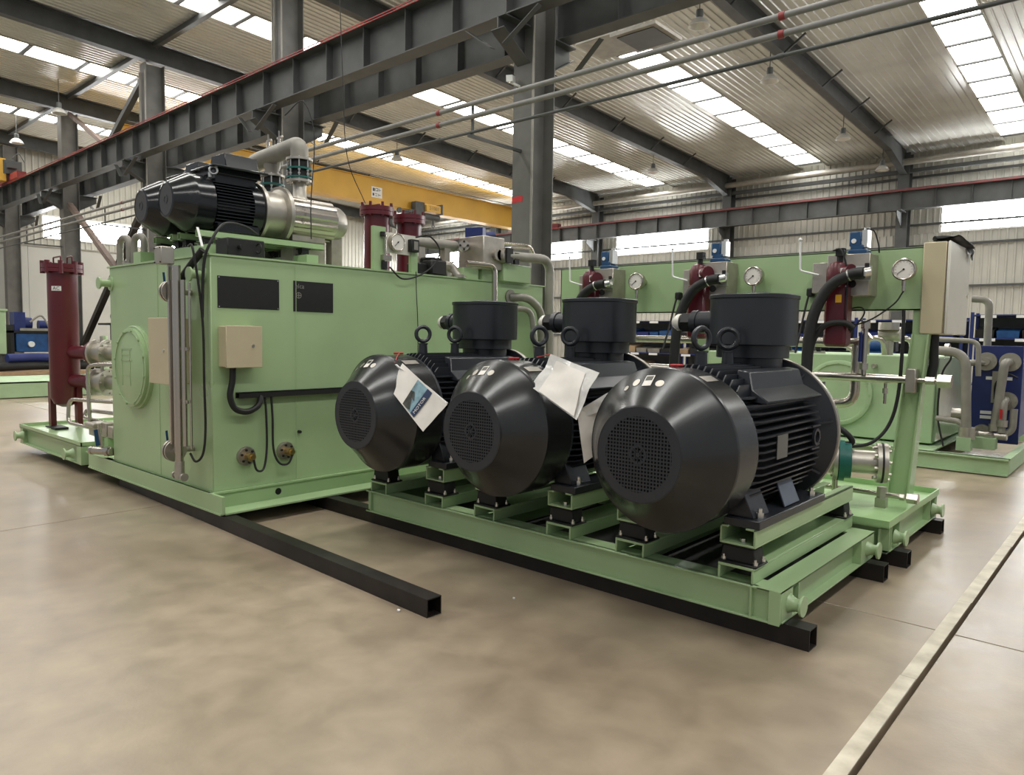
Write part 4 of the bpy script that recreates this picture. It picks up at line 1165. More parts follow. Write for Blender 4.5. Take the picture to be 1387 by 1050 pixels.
hose('gauge_lead', [(-5.36, 4.62, 2.10), (-5.375, 4.64, 1.9), (-5.375, 4.66, 1.6), (-5.37, 4.66, 1.2)], .004, 'very thin black wire hanging down the tank side from the gauge')
hose('hanging_wire', [(-6.0, 4.2, 4.7), (-5.95, 4.2, 3.9), (-5.95, 4.25, 3.2), (-6.0, 4.5, 2.8)], .004, 'thin wire slanting down from the roof pipes to the filters')
hose('hanging_wire', [(-6.15, 3.7, 3.50), (-6.00, 3.8, 3.62), (-5.9, 3.85, 3.3), (-5.88, 3.80, 2.7), (-5.80, 3.75, 2.35)], .005, 'thin dark wire arching over the grey pipe elbow')
# silver pipe, small motor, elbow
solo('silver_pipe', MB().pipe([(-5.62, 4.72, 2.42), (-5.62, 5.36, 2.44)], .055).lathe([(.055, 0), (.05, .03), (.03, .05)], (-5.62, 5.36, 2.44), (0, 1, 0), 20), GALV, 'grey capped pipe lying above the tank right of the gauge', 'pipe')
solo('silver_pipe', MB().cyl((-5.85, 5.0, 2.15), (-5.85, 5.9, 2.15), .058, n=20), STEEL, 'bright steel pipe low on the tank top behind the small black motor', 'pipe')
solo('pipe_support', MB().box(-5.66, -5.58, 4.85, 4.93, 2.09, 2.38), BLOCK, 'grey support under the capped pipe, near the gauge', 'support', 'supports of the capped pipe')
solo('pipe_support', MB().box(-5.66, -5.58, 5.2, 5.28, 2.09, 2.40), BLOCK, 'grey support under the far end of the capped pipe', 'support', 'supports of the capped pipe')
t = thing('small_motor', 'small black boxy motor on the tank top right of the gauge bracket', 'motor', (-5.45, 4.9, 2.08))
part('motor_body', MB().box(-5.54, -5.38, 4.84, 5.05, 2.09, 2.24), BLACK, t, bv=.015)
part('motor_head', MB().box(-5.6, -5.44, 4.70, 4.84, 2.09, 2.20).box(-5.58, -5.42, 4.86, 5.02, 2.24, 2.27), BLACK, t, bv=.01)
solo('suction_elbow', MB().pipe([(-5.50, 5.06, 2.20), (-5.50, 5.20, 2.22), (-5.44, 5.26, 2.09)], .05, .08, 16).cyl((-5.44, 5.26, 2.09), (-5.44, 5.26, 2.12), .08), STEELW, 'pale pipe elbow right of the small black motor', 'pipe')
solo('small_flange', MB().cyl((-5.45, 5.12, 2.09), (-5.45, 5.12, 2.13), .045), STEELW, 'small pale cap on the tank edge beside the elbow', 'cap')
solo('thin_bent_pipe', MB().pipe([(-5.36, 5.30, 2.24), (-5.30, 5.66, 2.24), (-5.30, 5.68, 1.3)], .030, .08, 14), STEEL, 'slim steel pipe bending down over the tank side', 'pipe')
solo('green_tray', MB().box(-5.62, -5.405, 5.30, 5.52, 2.09, 2.20), GREEN, 'low green block on the tank edge beside the manifold', 'block')
t = thing('end_manifold', 'large plated steel manifold block at the right end of the tank top', 'manifold', (-5.5, 5.65, 2.2))
part('block', MB().box(-5.72, -5.34, 5.53, 5.86, 2.20, 2.55), BLOCK, t, bv=.008)
part('block_foot', MB().box(-5.66, -5.40, 5.58, 5.80, 2.09, 2.20), GREEN, t)
part('round_fitting', MB().cyl((-5.60, 5.50, 2.44), (-5.50, 5.40, 2.44), .055, n=18).cyl((-5.56, 5.47, 2.44), (-5.48, 5.38, 2.44), .025), STEELW, t)
part('fitting_bolt', MB().bolts((-5.50, 5.40, 2.44), (.6, -.6, 0), .04, 4, .012, .02), BLACK, t)
m = MB()
for y in (5.92, 5.96): m.cyl((-5.34, y - .2, 2.36), (-5.30, y - .2, 2.36), .06)
m.cyl((-5.36, 5.82, 2.36), (-5.28, 5.84, 2.36), .085, n=20)
part('side_flange', m, STEELW, t)
part('side_clamp', MB().box(-5.30, -5.25, 5.80, 5.90, 2.28, 2.44).box(-5.30, -5.25, 5.93, 6.0, 2.28, 2.40), BLACK, t)
part('top_valve', MB().obox((-5.55, 5.62, 2.60), (.2, .1, .1), (0, 0, .4)).cyl((-5.6, 5.70, 2.58), (-5.6, 5.95, 2.62), .035), BLUED, t)
solo('bent_pipe', MB().pipe([(-5.30, 5.86, 2.36), (-5.26, 6.54, 2.38), (-5.26, 6.56, 1.1)], .052, .16, 18), GALV, 'thick grey pipe bending down at the right end of the tank', 'pipe')
solo('thin_bent_pipe', MB().pipe([(-5.5, 5.84, 2.52), (-5.36, 6.30, 2.52), (-5.36, 6.40, 2.40)], .018, .06, 10).pipe([(-5.36, 5.98, 2.3), (-5.36, 5.98, 2.47), (-5.36, 6.35, 2.49)], .012, .03, 8), STEEL, 'thin steel tubes bending beside the marked column', 'pipe')
solo('green_end_block', MB().box(-5.62, -5.32, 5.82, 6.28, 2.09, 2.28), GREEN, 'green square block on the tank at its right end', 'block', bv=.006)
solo('bent_pipe', MB().pipe([(TX, 6.02, 1.93), (TX + .14, 6.16, 1.93), (TX + .14, 6.40, 1.80), (TX + .14, 6.45, 1.1)], .045, .12, 16).cyl((TX, 6.02, 1.93), (TX + .02, 6.02, 1.93), .08), GALV, 'short grey pipe leaving the tank side right of the farthest motor', 'pipe')
solo('bent_pipe', MB().pipe([(TX + .02, 5.72, 1.80), (TX + .16, 6.20, 1.80), (TX + .20, 6.28, 1.2)], .032, .12, 14).cyl((TX, 5.70, 1.80), (TX + .03, 5.72, 1.80), .05), GALV, 'slimmer grey pipe just below the short one on the tank side', 'pipe')

# ============================================================ FILTER SKID AT LEFT
t = thing('filter_skid', 'green skid at the far left carrying the maroon filter tower', 'skid', (-9.3, 3.6, .1))
fx0, fx1, fy0, fy1 = -10.33, -8.20, 2.573, 4.6
m = MB().box(fx0, fx1, fy0, fy0 + .055, .10, .11).box(fx0, fx1, fy0, fy0 + .055, .285, .295).box(fx0, fx1, fy0 + .045, fy0 + .055, .10, .295)
m.box(fx0 + .02, fx0 + .12, fy0 + .002, fy0 + .05, .111, .284).box(fx1 - .14, fx1 - .052, fy0 + .002, fy0 + .05, .111, .284)
part('long_beam', m, GREEN, t)
part('long_beam', MB().box(fx0, fx1, fy1 - .06, fy1, .1, .295), GREEN, t)
part('end_beam', MB().box(fx0, fx0 + .06, fy0 + .02, fy1, .1, .295), GREEN, t)
part('end_beam', MB().box(fx1 - .05, fx1 + .002, fy0 - .002, fy1 - .002, .099, .289), GREEN, t)
part('drip_tray', MB().box(fx0, fx1, fy0, fy1, .29, .297).box(fx0, fx1, fy0, fy0 + .012, .295, .335).box(fx0, fx0 + .012, fy0, fy1, .295, .335).box(fx1 - .012, fx1, fy0, fy1, .295, .335).box(fx0, fx1, fy1 - .012, fy1, .295, .335), GREEN, t)
trunnion(t, fx0 + .10, fy0 + .01, .20, (0, -1, 0), .06, .035, .09); trunnion(t, fx1 - .28, fy0 + .01, .19, (0, -1, 0), .06, .035, .09)
t = thing('filter_tower', 'tall maroon filter tower with bolted lid at the left', 'filter', (-9.85, 2.95, .3))
fx, fy = -9.82, 2.93
part('tower_body', MB().lathe([(.04, .56), (.12, .60), (.160, .68), (.160, 2.19)], (fx, fy, 0), (0, 0, 1), 36), MAROON, t)
part('tower_lid', MB().cyl((fx, fy, 2.17), (fx, fy, 2.21), .215, n=36).cyl((fx, fy, 2.215), (fx, fy, 2.265), .215, n=36), MAROON, t)
part('lid_bolt', MB().bolts((fx, fy, 2.15), (0, 0, 1), .195, 8, .030, .15, .35, 8), MAROON, t)
part('lid_handle', MB().pipe([(fx - .13, fy - .05, 2.26), (fx - .13, fy - .05, 2.35), (fx + .13, fy - .05, 2.35), (fx + .13, fy - .05, 2.26)], .010, .02, 8).pipe([(fx - .07, fy + .08, 2.26), (fx - .07, fy + .08, 2.36), (fx + .10, fy + .08, 2.36), (fx + .1, fy + .08, 2.26)], .010, .02, 8), MAROON, t)
m = MB()
for a, b in ((-.19, -.09), (.13, .10), (-.04, .15)): m.box(fx + a - .045, fx + a + .045, fy + b - .03, fy + b + .03, .32, .86)
part('leg', m, MAROON, t)
part('leg_plate', MB().box(fx - .30, fx - .10, fy - .14, fy + .02, .298, .312).box(fx - .02, fx + .14, fy - .16, fy - .02, .298, .325), BLACK, t)
vv = Vector((.664, -.747, 0)) * -1
a0 = math.atan2(-fy, -fx) - .42
m = MB(); vs = []
for i in range(9):
    a = a0 - .34 + i * .085
    for z in (1.945, 2.00): vs.append((fx + .1615 * math.cos(a), fy + .1615 * math.sin(a), z))
m.add(vs, [(2 * i, 2 * i + 2, 2 * i + 3, 2 * i + 1) for i in range(8)])
tg = part('tower_label', m, WHITE, t, 'white label lettered AC')
am = a0 + .02
part('label_lettering', textmb('AC', .055, (fx + .1645 * math.cos(am), fy + .1645 * math.sin(am), 1.972), (-math.sin(am), math.cos(am), 0), (0, 0, 1)), PRINTG, tg)
part('side_nipple', MB().cyl((fx - .2, fy - .02, 1.0), (fx - .27, fy - .05, 1.0), .028), MAROON, t)
m = MB()
for z in (1.22, .88):
    m.cyl((fx + .10, fy + .04, z), (fx + .48, fy + .17, z), .080, n=20).cyl((fx + .455, fy + .162, z), (fx + .485, fy + .173, z), .14, n=24)
part('branch_pipe', m, MAROON, t)
for z, lb in ((1.22, 'steel flanged valve at the upper maroon branch pipe'), (.88, 'steel flanged valve and bend at the lower maroon branch pipe')):
    t = thing('flanged_valve', lb, 'valve', (fx + .8, fy + .55, z))
    a = Vector((fx + .50, fy + .18, z)); d = Vector((.90, .44, 0)).normalized()
    part('valve_flange', MB().cyl(a, a + d * .03, .16, n=26).cyl(a + d * .16, a + d * .19, .16, n=26).bolts(a + d * .19, d, .13, 8, .012, .02), STEELW, t)
    part('valve_body', MB().cyl(a, a + d * .18, .12, n=20).cyl(a + d * .09, a + d * .09 + Vector((0, 0, .2)), .02), STEELW, t)
    if z > 1: part('valve_pipe', MB().pipe([a + d * .18, a + d * .45, a + d * .6 + Vector((1.6, .3, 0))], .085, .2, 18), STEELW, t)
    else: part('valve_pipe', MB().pipe([a + d * .18, a + d * .42, a + d * .62 + Vector((0, 0, -.55))], .085, .22, 18), STEELW, t)
t = thing('drain_pipework', 'looped thin steel tubes and small valve block at the foot of the tank', 'pipework', (-8.4, 2.8, .3))
Lp = [[(-8.35, 2.78, .44), (-9.0, 2.70, .46), (-9.0, 2.72, .72), (-7.5, 3.1, .74)], [(-8.35, 2.86, .50), (-8.85, 2.82, .52), (-8.85, 2.84, .60), (-7.5, 3.0, .62)], [(-8.62, 2.80, .46), (-8.66, 2.80, 1.10), (-8.4, 2.86, 1.13), (-7.5, 3.0, 1.13)], [(-8.3, 2.75, .40), (-7.45, 2.85, .38)], [(-8.2, 2.8, .48), (-7.45, 2.9, .50)]]
for p_ in Lp: part('steel_tube', MB().pipe(p_, .021, .09, 12), STEEL, t)
part('valve_block', MB().box(-8.42, -8.22, 2.72, 2.84, .38, .52).box(-8.12, -7.98, 2.74, 2.84, .40, .54).obox((-7.85, 2.78, .46), (.12, .1, .12)).cyl((-8.4, 2.70, .50), (-8.15, 2.70, .50), .03), BLOCK, t, bv=.006)
part('block_stand', MB().box(-8.38, -8.26, 2.76, 2.82, .298, .38).box(-8.1, -8.0, 2.76, 2.82, .25, .4), GREEN, t)
t = thing('drain_valve', 'steel drain cock with blue lever at the foot of the tank', 'valve', (-7.55, 2.56, .34))
part('valve_barrel', MB().cyl((-7.70, 2.52, .32), (-7.42, 2.60, .33), .038).hexa((-7.50, 2.575, .33), (-7.45, 2.59, .33), .050).cyl((-7.72, 2.514, .32), (-7.69, 2.523, .32), .042), STEEL, t)
part('valve_stem', MB().cyl((-7.56, 2.56, .33), (-7.58, 2.54, .58), .016), STEEL, t)
part('valve_lever', MB().beam((-7.56, 2.52, .38), (-7.55, 2.50, .54), .035, .010), BLUE, t, 'blue lever')

# ============================================================ PUMP SKID
t = thing('pump_skid', 'green skid with drip tray behind the big motors, carrying post and pumps', 'skid', (-3, 5.8, .1))
px0, px1, py0, py1 = -5.2, -1.237, 5.11, 6.53
part('end_beam', chan(MB(), px1 - .1, px1, py0, py1, .11, .285, 'y', 1), GREEN, t, bv=.002)
part('end_beam', chan(MB(), px0, px0 + .1, py0, py1, .11, .285, 'y', -1), GREEN, t, bv=.002)
part('long_beam', chan(MB(), px0, px1, py0, py0 + .1, .11, .285, 'x', -1), GREEN, t, bv=.002)
part('long_beam', chan(MB(), px0, px1, py1 - .1, py1, .11, .285, 'x', 1), GREEN, t, bv=.002)
m = MB()
for y in (py0 + .1, py0 + .30, py1 - .22, py1 - .006): m.box(px1 - .056, px1 - .001, y - .005, y + .005, .11, .285)
part('stiffener_plate', m, GREEN, t)
part('drip_tray', MB().box(px0, px1, py0, py1, .286, .292).box(px0, px1 + .01, py0 - .02, py0 - .01, .29, .335).box(px1, px1 + .01, py0 - .01, py1, .29, .335).box(px0, px1 + .01, py1, py1 + .01, .29, .335).box(px0, px1 + .01, py0 - .02, py0, .286, .292), mat('green_tray_lit', (.36, .56, .26), .35, var=.08, scale=3), t)  # tray gets a lighter copy of the green, its lit look put into the colour
trunnion(t, px1 - .005, py0 + .2, .19, (1, 0, 0)); trunnion(t, px1 - .005, py1 - .12, .19, (1, 0, 0))
t = thing('support_post', 'green tapered steel post standing on the drip tray under the cabinet', 'post', (-1.37, 6.15, .29))
m = MB().ext([(-1.505, .292), (-1.355, .292), (-1.275, 1.56), (-1.385, 1.56)], 'y', 6.14, 6.152)
part('post_web', m, GREEN, t)
part('post_flange', MB().add([(-1.36, 6.08, .292), (-1.348, 6.08, .292), (-1.348, 6.25, .292), (-1.36, 6.25, .292), (-1.285, 6.11, 1.56), (-1.273, 6.11, 1.56), (-1.273, 6.19, 1.56), (-1.285, 6.19, 1.56)], [(0, 3, 2, 1), (4, 5, 6, 7), (0, 1, 5, 4), (1, 2, 6, 5), (2, 3, 7, 6), (3, 0, 4, 7)]).add([(-1.51, 6.10, .292), (-1.498, 6.10, .292), (-1.498, 6.25, .292), (-1.51, 6.25, .292), (-1.395, 6.12, 1.56), (-1.383, 6.12, 1.56), (-1.383, 6.19, 1.56), (-1.395, 6.19, 1.56)], [(0, 3, 2, 1), (4, 5, 6, 7), (0, 1, 5, 4), (1, 2, 6, 5), (2, 3, 7, 6), (3, 0, 4, 7)]).box(-1.40, -1.345, 6.17, 6.24, 1.5, 2.15), GREEN, t)
t = thing('instrument_board', 'long green board carrying gauges, valves and maroon filters', 'panel', (-3, 6.18, 1.74))
part('board_face', MB().box(-4.79, -1.34, 6.155, 6.165, 1.742, 2.215), GREEN, t)
part('board_lip', MB().box(-4.79, -1.34, 6.155, 6.23, 2.208, 2.218).box(-4.79, -1.34, 6.155, 6.23, 1.742, 1.752).box(-4.79, -4.78, 6.155, 6.23, 1.742, 2.218), GREEN, t)
part('board_leg', MB().box(-4.7, -4.62, 6.2, 6.28, .292, 2.1).box(-3.2, -3.12, 6.2, 6.28, .292, 1.75), GREEN, t)
G3 = [-1.44, -2.60, -3.76]
GL = ['pressure gauge nearest the pale cabinet on the green panel', 'pressure gauge in the middle of the green panel', 'pressure gauge at the left on the green panel']
g = thing('pressure_gauge', GL[0], 'gauge', (0, 0, 0), 'pressure gauges on the green panel', True)
part('gauge_case', MB().cyl((0, 0, 0), (0, -.055, 0), .078, n=36).cyl((0, 0, 0), (0, .107, 0), .03, n=16).torus((0, -.055, 0), (0, 1, 0), .074, .009, 36, 8), STEEL, g)
part('dial', MB().cyl((0, -.055, 0), (0, -.057, 0), .067, n=36), PAPER, g)
m = MB()
for k in range(13):
    a = math.radians(-135 + k * 22.5)
    m.beam((math.sin(a) * .052, -.0585, math.cos(a) * .052), (math.sin(a) * .062, -.0585, math.cos(a) * .062), .003, .001)
part('dial_marks', m, PRINTG, g)
part('needle', MB().beam((.006, -.060, .005), (-.045, -.060, -.034), .004, .002).cyl((0, -.058, 0), (0, -.062, 0), .007), BLACK, g)
part('gauge_stem', MB().hexa((0, -.03, -.12), (0, -.03, -.08), .016).cyl((0, -.03, -.16), (0, -.03, -.12), .012), STEEL, g)
for k in (1, 2): dup(g, (G3[k], 6.05, 2.04), GL[k])
g.location = (G3[0], 6.05, 2.04)
SX = [-1.90, -3.05, -4.22]
FL = ['maroon pressure filter with yellow warning label, nearest the cabinet', 'maroon pressure filter in the middle of the green panel', 'maroon pressure filter at the left of the green panel']
ML = ['plated manifold block beside the maroon filter nearest the cabinet', 'plated manifold block in the middle of the green panel', 'plated manifold block at the left of the green panel']
VL = ['blue solenoid valve atop the manifold nearest the cabinet', 'blue solenoid valve atop the middle manifold', 'blue solenoid valve atop the left manifold']
f = thing('pressure_filter', FL[0], 'filter', (0, 0, 0), 'maroon filters on the green panel', True)
part('filter_bowl', MB().ext([(-.080, 0), (.080, 0), (.085, .04), (.085, .48), (-.085, .48), (-.085, .04)], 'y', -.075, .075), MAROON, f, bv=.02)
part('filter_head', MB().lathe([(.072, .46), (.078, .50), (.078, .60), (.055, .645), (.02, .66)], (-.02, 0, 0), (0, 0, 1), 24, False, True).cyl((0, 0, .57), (.10, -.05, .57), .062, n=20), MAROON, f)
part('filter_sensor', MB().hexa((-.005, 0, .65), (-.005, 0, .70), .022).box(-.03, .03, -.03, .03, .70, .76), BLACK, f)
part('filter_clip', MB().box(.03, .05, -.085, -.08, .54, .60), WHITE, f)
lab = part('filter_label', MB().box(0, .045, -.0775, -.0765, .34, .40), YLAB, f, 'yellow triangle warning label')
for k in (1, 2): dup(f, (SX[k], 5.92, 1.46 if k < 1 else 1.50), FL[k], skip=('filter_label',))
f.location = (SX[0] + .03, 5.92, 1.455)
mf = thing('manifold', ML[0], 'manifold', (0, 0, 0), 'manifold blocks on the green panel', True)
part('block', MB().box(-.07, .24, 0, .22, .39, .71), BLOCK, mf, bv=.004)
part('side_block', MB().box(-.20, -.07, .05, .225, .42, .66), BLOCK, mf, bv=.004)
part('port_fitting', MB().hexa((.20, -.01, .55), (.20, -.06, .55), .035).cyl((.19, -.06, .55), (.24, -.14, .55), .026).box(.15, .26, -.03, 0, .50, .61), ZINC, mf)
part('plug', MB().cyl((.12, -.001, .48), (.12, -.01, .48), .03).cyl((.23, -.03, .60), (.23, -.03, .63), .016), BLACK, mf)
part('hand_lever', MB().pipe([(-.14, .02, .56), (-.28, 0, .60), (-.29, 0, .84)], .008, .02, 8).lathe([(.004, 0), (.016, .012), (.016, .02), (.004, .032)], (-.29, 0, .83), (0, 0, 1), 12), WHITE, mf, 'thin white hand lever with ball end')
for k in (1, 2): dup(mf, (SX[k], 5.93, 1.46), ML[k])
mf.location = (SX[0], 5.93, 1.46)
sv = thing('solenoid_valve', VL[0], 'valve', (0, 0, 0), 'blue solenoid valves', True)
part('valve_base', MB().box(-.06, .075, .02, .15, 0, .035).box(-.045, .05, .03, .14, .03, .07), BLUE, sv, bv=.006)
part('valve_coil', MB().box(-.055, .03, .03, .14, .06, .17), BLUE, sv, bv=.006)
part('valve_window', MB().cyl((-.02, .03, .10), (-.02, .022, .10), .018), WHITE, sv)
part('bright_cap', MB().box(.035, .075, .04, .13, .05, .18).cyl((.055, .085, .05), (.055, .085, .20), .02), ZINC, sv, 'bright metal cap')
for k in (1, 2): dup(sv, (SX[k] + .13, 5.93, 2.17), VL[k])
sv.location = (SX[0] + .13, 5.93, 2.17)
for k, bx in enumerate(SX):
    # main pressure hoses arching from fitting down to the pumps
    P = [(bx + .24, 5.80, 2.01), (bx + .15, 5.80, 2.00), (bx + .02, 5.78, 1.93), (bx - .07, 5.76, 1.78), (bx - .115, 5.74, 1.58), (bx - .12, 5.72, 1.30), (bx - .10, 5.70, 1.05), (bx - .03, 5.68, .88)]
    t = thing('pressure_hose', ['thick black hose arching over the maroon filter nearest the cabinet', 'thick black hose arching down from the middle manifold', 'thick black hose arching down from the left manifold'][k], 'hose', P[0], 'thick hoses from the manifolds')
    part('hose_line', MB().tube(P, .043, 16), BLACK, t)
    part('hose_ferrule', MB().cyl((bx + .13, 5.80, 1.995), (bx + .14, 5.80, 1.998), .046, n=18).cyl((bx + .24, 5.80, 2.01), (bx + .28, 5.82, 2.02), .032).hexa((bx - .03, 5.68, .89), (bx, 5.67, .84), .045), ZINC, t, 'steel ferrules')
hose('hydraulic_hose', [(-1.73, 5.85, 1.60), (-1.80, 5.83, 1.64), (-1.92, 5.80, 1.62), (-2.0, 5.78, 1.50), (-2.02, 5.76, 1.3)], .022, 'shorter black hose crossing below the maroon filter nearest the cabinet', 'hose', n=12)
hose('gauge_hose', [(-1.44, 6.02, 1.88), (-1.50, 6.0, 1.78), (-1.66, 5.98, 1.66), (-1.82, 5.98, 1.62), (-1.90, 5.98, 1.66), (-1.82, 5.98, 1.74), (-1.72, 5.98, 1.76), (-1.70, 5.98, 1.70), (-1.80, 5.95, 1.55)], .006, 'thin black lead looping from the gauge nearest the cabinet')
hose('valve_lead', [(-1.92, 5.9, 2.2), (-1.84, 5.84, 2.19), (-1.79, 5.84, 2.0), (-1.79, 5.84, 1.7), (-1.76, 5.86, 1.58)], .007, 'black lead from the filter sensor hanging over the filter')
hose('valve_lead', [(-1.71, 5.98, 2.36), (-1.66, 6.0, 2.34), (-1.63, 6.02, 2.24), (-1.63, 6.05, 2.18)], .005, 'thin black wire from the blue valve nearest the cabinet')
for k, x in enumerate((-2.16, -3.37)):
    t = thing('plug_connector', ['black plug with cable on the panel left of the filter nearest the cabinet', 'black plug with cable on the panel left of the middle filter'][k], 'plug', (x, 6.12, 1.88))
    part('plug_body', MB().box(x - .02, x + .03, 6.08, 6.158, 1.86, 1.93), BLACK, t, bv=.01)
    part('plug_cable', MB().tube([(x, 6.08, 1.86), (x - .01, 6.06, 1.78), (x - .02, 6.0, 1.6), (x - .02, 5.9, 1.4)], .009, 8), BLACK, t)
# cabinet
t = thing('control_cabinet', 'tall pale control cabinet mounted on the green post', 'cabinet', (-1.25, 6.5, 1.56))
part('cabinet_body', MB().box(-1.345, -1.192, 6.13, 6.86, 1.563, 2.245), BEIGE, t, bv=.006)
part('cabinet_door', MB().box(-1.184, -1.164, 6.125, 6.865, 1.560, 2.248), CABW, t, 'glossy pale door', bv=.008)
part('door_seal', MB().box(-1.193, -1.183, 6.14, 6.85, 1.57, 2.24), BROWN, t)
part('door_lock', MB().cyl((-1.17, 6.80, 1.88), (-1.155, 6.80, 1.88), .016), ZINC, t)
part('cabinet_mount', MB().box(-1.345, -1.33, 6.17, 6.4, 1.65, 2.1), GREEN, t)
m, nr, Q = quad_sheet('', [(-1.30, 6.15, 2.262), (-1.13, 6.18, 2.272), (-1.13, 6.85, 2.262), (-1.30, 6.82, 2.262)], BLACK, '', 10, .012, .01, 9)
t = thing('black_cloth', 'crumpled black cloth lying on top of the pale cabinet', 'cloth', (-1.25, 6.5, 2.25))
part('cloth_fold', m, BLACK, t)
part('cloth_roll', MB().tube([(-1.29, 6.2, 2.275), (-1.22, 6.3, 2.285), (-1.17, 6.5, 2.28), (-1.15, 6.75, 2.27)], .022, 8), BLACK, t)
m, nr, Q = quad_sheet('', [(-1.16, 6.66, 2.275), (-1.14, 6.66, 2.19), (-1.14, 6.84, 2.16), (-1.16, 6.86, 2.27)], BLACK, '', 8, .01, .004, 3)
part('cloth_corner', m, BLACK, t)
hose('cabinet_conduit', [(-1.26, 6.22, 1.56), (-1.26, 6.22, 1.45), (-1.255, 6.22, 1.33), (-1.27, 6.21, 1.22)], .034, 'thick black conduit hanging from the cabinet bottom', 'hose', n=14)
hose('post_cable', [(-1.45, 6.1, 1.74), (-1.44, 6.08, 1.5), (-1.45, 6.07, 1.1), (-1.50, 6.05, .86), (-1.60, 5.98, .72), (-1.74, 5.9, .68), (-1.86, 5.84, .64), (-1.94, 5.8, .52), (-1.96, 5.78, .30)], .013, 'black cable sweeping from the post down beside the pump flange')
hose('suction_hose', [(-1.95, 5.66, .92), (-1.80, 5.66, .88), (-1.68, 5.68, .80), (-1.66, 5.70, .74), (-1.75, 5.72, .72)], .022, 'black hose curling over the pump flange', 'hose', n=12)
hose('sense_hose', [(-1.93, 5.62, .86), (-1.84, 5.64, .78), (-1.74, 5.66, .73)], .008, 'thin black hose under the curling one')
# horizontal steel pipe with clamp
t = thing('header_pipe', 'bright steel pipe running level to the post with clamp and end fitting', 'pipe', (-3, 6.1, 1.21))
part('pipe_run', MB().cyl((-4.6, 6.08, 1.225), (-1.36, 6.08, 1.215), .033, n=20), STEEL, t)
part('pipe_clamp', MB().box(-1.40, -1.33, 6.03, 6.14, 1.12, 1.30), BLOCK, t, bv=.006)
part('end_fitting', MB().cyl((-1.33, 6.08, 1.215), (-1.12, 6.08, 1.215), .020).hexa((-1.27, 6.08, 1.215), (-1.21, 6.08, 1.215), .032).hexa((-1.19, 6.08, 1.215), (-1.10, 6.08, 1.215), .055), STEEL, t)
solo('bent_pipe', MB().pipe([(-4.4, 6.25, 1.49), (-1.80, 6.25, 1.49), (-1.72, 6.25, 1.55)], .034, .08, 16), STEEL, 'upper bright steel pipe passing behind the terminal boxes', 'pipe')
solo('bent_pipe', MB().pipe([(-2.2, 6.2, .99), (-1.80, 6.2, .99), (-1.80, 6.2, 1.47)], .038, .12, 16), STEEL, 'steel pipe elbow rising between the two level pipes', 'pipe')
t = thing('riser_valve', 'slim upright valve with blue sleeve joining the level pipes', 'valve', (-1.70, 6.0, 1.2))
part('riser_tube', MB().cyl((-1.70, 6.05, 1.24), (-1.70, 6.05, 1.64), .020).hexa((-1.70, 6.05, 1.60), (-1.70, 6.05, 1.66), .034).hexa((-1.70, 6.05, 1.28), (-1.70, 6.05, 1.33), .032), STEEL, t)
part('blue_sleeve', MB().cyl((-1.725, 6.03, 1.34), (-1.725, 6.03, 1.56), .014), BLUED, t, 'dark blue sleeve')
solo('pipe_tee', MB().hexa((-1.55, 6.1, 1.10), (-1.55, 6.1, 1.14), .02).cyl((-1.55, 6.1, 1.02), (-1.55, 6.1, 1.18), .012), STEEL, 'small steel nipple hanging below the level pipe', 'fitting')
# main pumps behind each motor
PL = ['pump with teal ring and bolted steel flange behind the nearest motor', 'pump with teal ring behind the middle motor', 'pump with teal ring behind the farthest motor']
p = thing('main_pump', PL[0], 'pump', (0, 0, 0), 'pumps behind the big motors', True)
part('pump_housing', MB().lathe([(.22, 1.55), (.21, 1.75), (.17, 1.85), (.16, 2.20), (.12, 2.35)], (0, 0, AZ), (0, 1, 0), 32), MOTOR, p)
part('pump_foot', MB().box(-.1, .1, 1.7, 2.3, -.25, AZ - .1), GREEN, p)
part('pump_valve', MB().box(.02, .14, 2.0, 2.2, AZ + .10, AZ + .28).hexa((.14, 2.1, AZ + .1), (.2, 2.1, AZ + .1), .04).cyl((.05, 2.25, AZ - .02), (.19, 2.2, AZ - .02), .03), BLACK, p)
part('suction_fitting', MB().hexa((.10, 2.3, AZ - .12), (.16, 2.3, AZ - .12), .03).cyl((.0, 2.35, AZ), (.14, 2.3, AZ + .0), .018), STEEL, p)
for k in (1, 2): dup(p, (MX[k], 3.0, .55), PL[k])
p.location = (MX[0], 3.0, .55)
SDX = .19
SL = ['steel suction line with teal ring and bolted end flange beside the post', 'steel suction line behind the middle motor', 'steel suction line behind the farthest motor']
s_ = thing('suction_line', SL[0], 'pipe', (0, 0, 0), 'suction lines behind the big motors', True)
A = Vector((-.13, -.03, 0)); d = Vector((.93, .35, .0)).normalized()
q0 = Vector((-.10, 2.42, -.02)); 
part('near_flange', MB().cyl(q0, q0 + d * .03, .145, n=30).ring(q0 - d * .002, d, .10, .085, .01, 24).bolts(q0 - d * .012, d, .12, 8, .010, .02), STEELW, s_)
part('teal_ring', MB().cyl(q0 + d * .035, q0 + d * .075, .15, n=30).cyl(q0 + d * .075, q0 + d * .12, .13, n=30), TEAL, s_)
part('line_pipe', MB().cyl(q0 + d * .1, q0 + d * .33, .085, n=24).cyl(q0 - d * .1, q0, .10, n=24), STEELW, s_)
part('end_flange', MB().cyl(q0 + d * .29, q0 + d * .32, .145, n=30), STEELW, s_)
part('blind_flange', MB().cyl(q0 + d * .33, q0 + d * .36, .145, n=30).bolts(q0 + d * .36, d, .118, 8, .012, .02, .2).bolts(q0 + d * .29, -d, .118, 8, .013, .022, .2), STEELW, s_)
part('gasket', MB().cyl(q0 + d * .318, q0 + d * .332, .148, n=30), BLACK, s_)
part('line_stand', MB().cyl(q0 + d * .02 + Vector((0, 0, -.14)), q0 + d * .02 + Vector((0, 0, -.33)), .02).box(-.14, -.04, 2.37, 2.47, -.36, -.33), STEEL, s_)
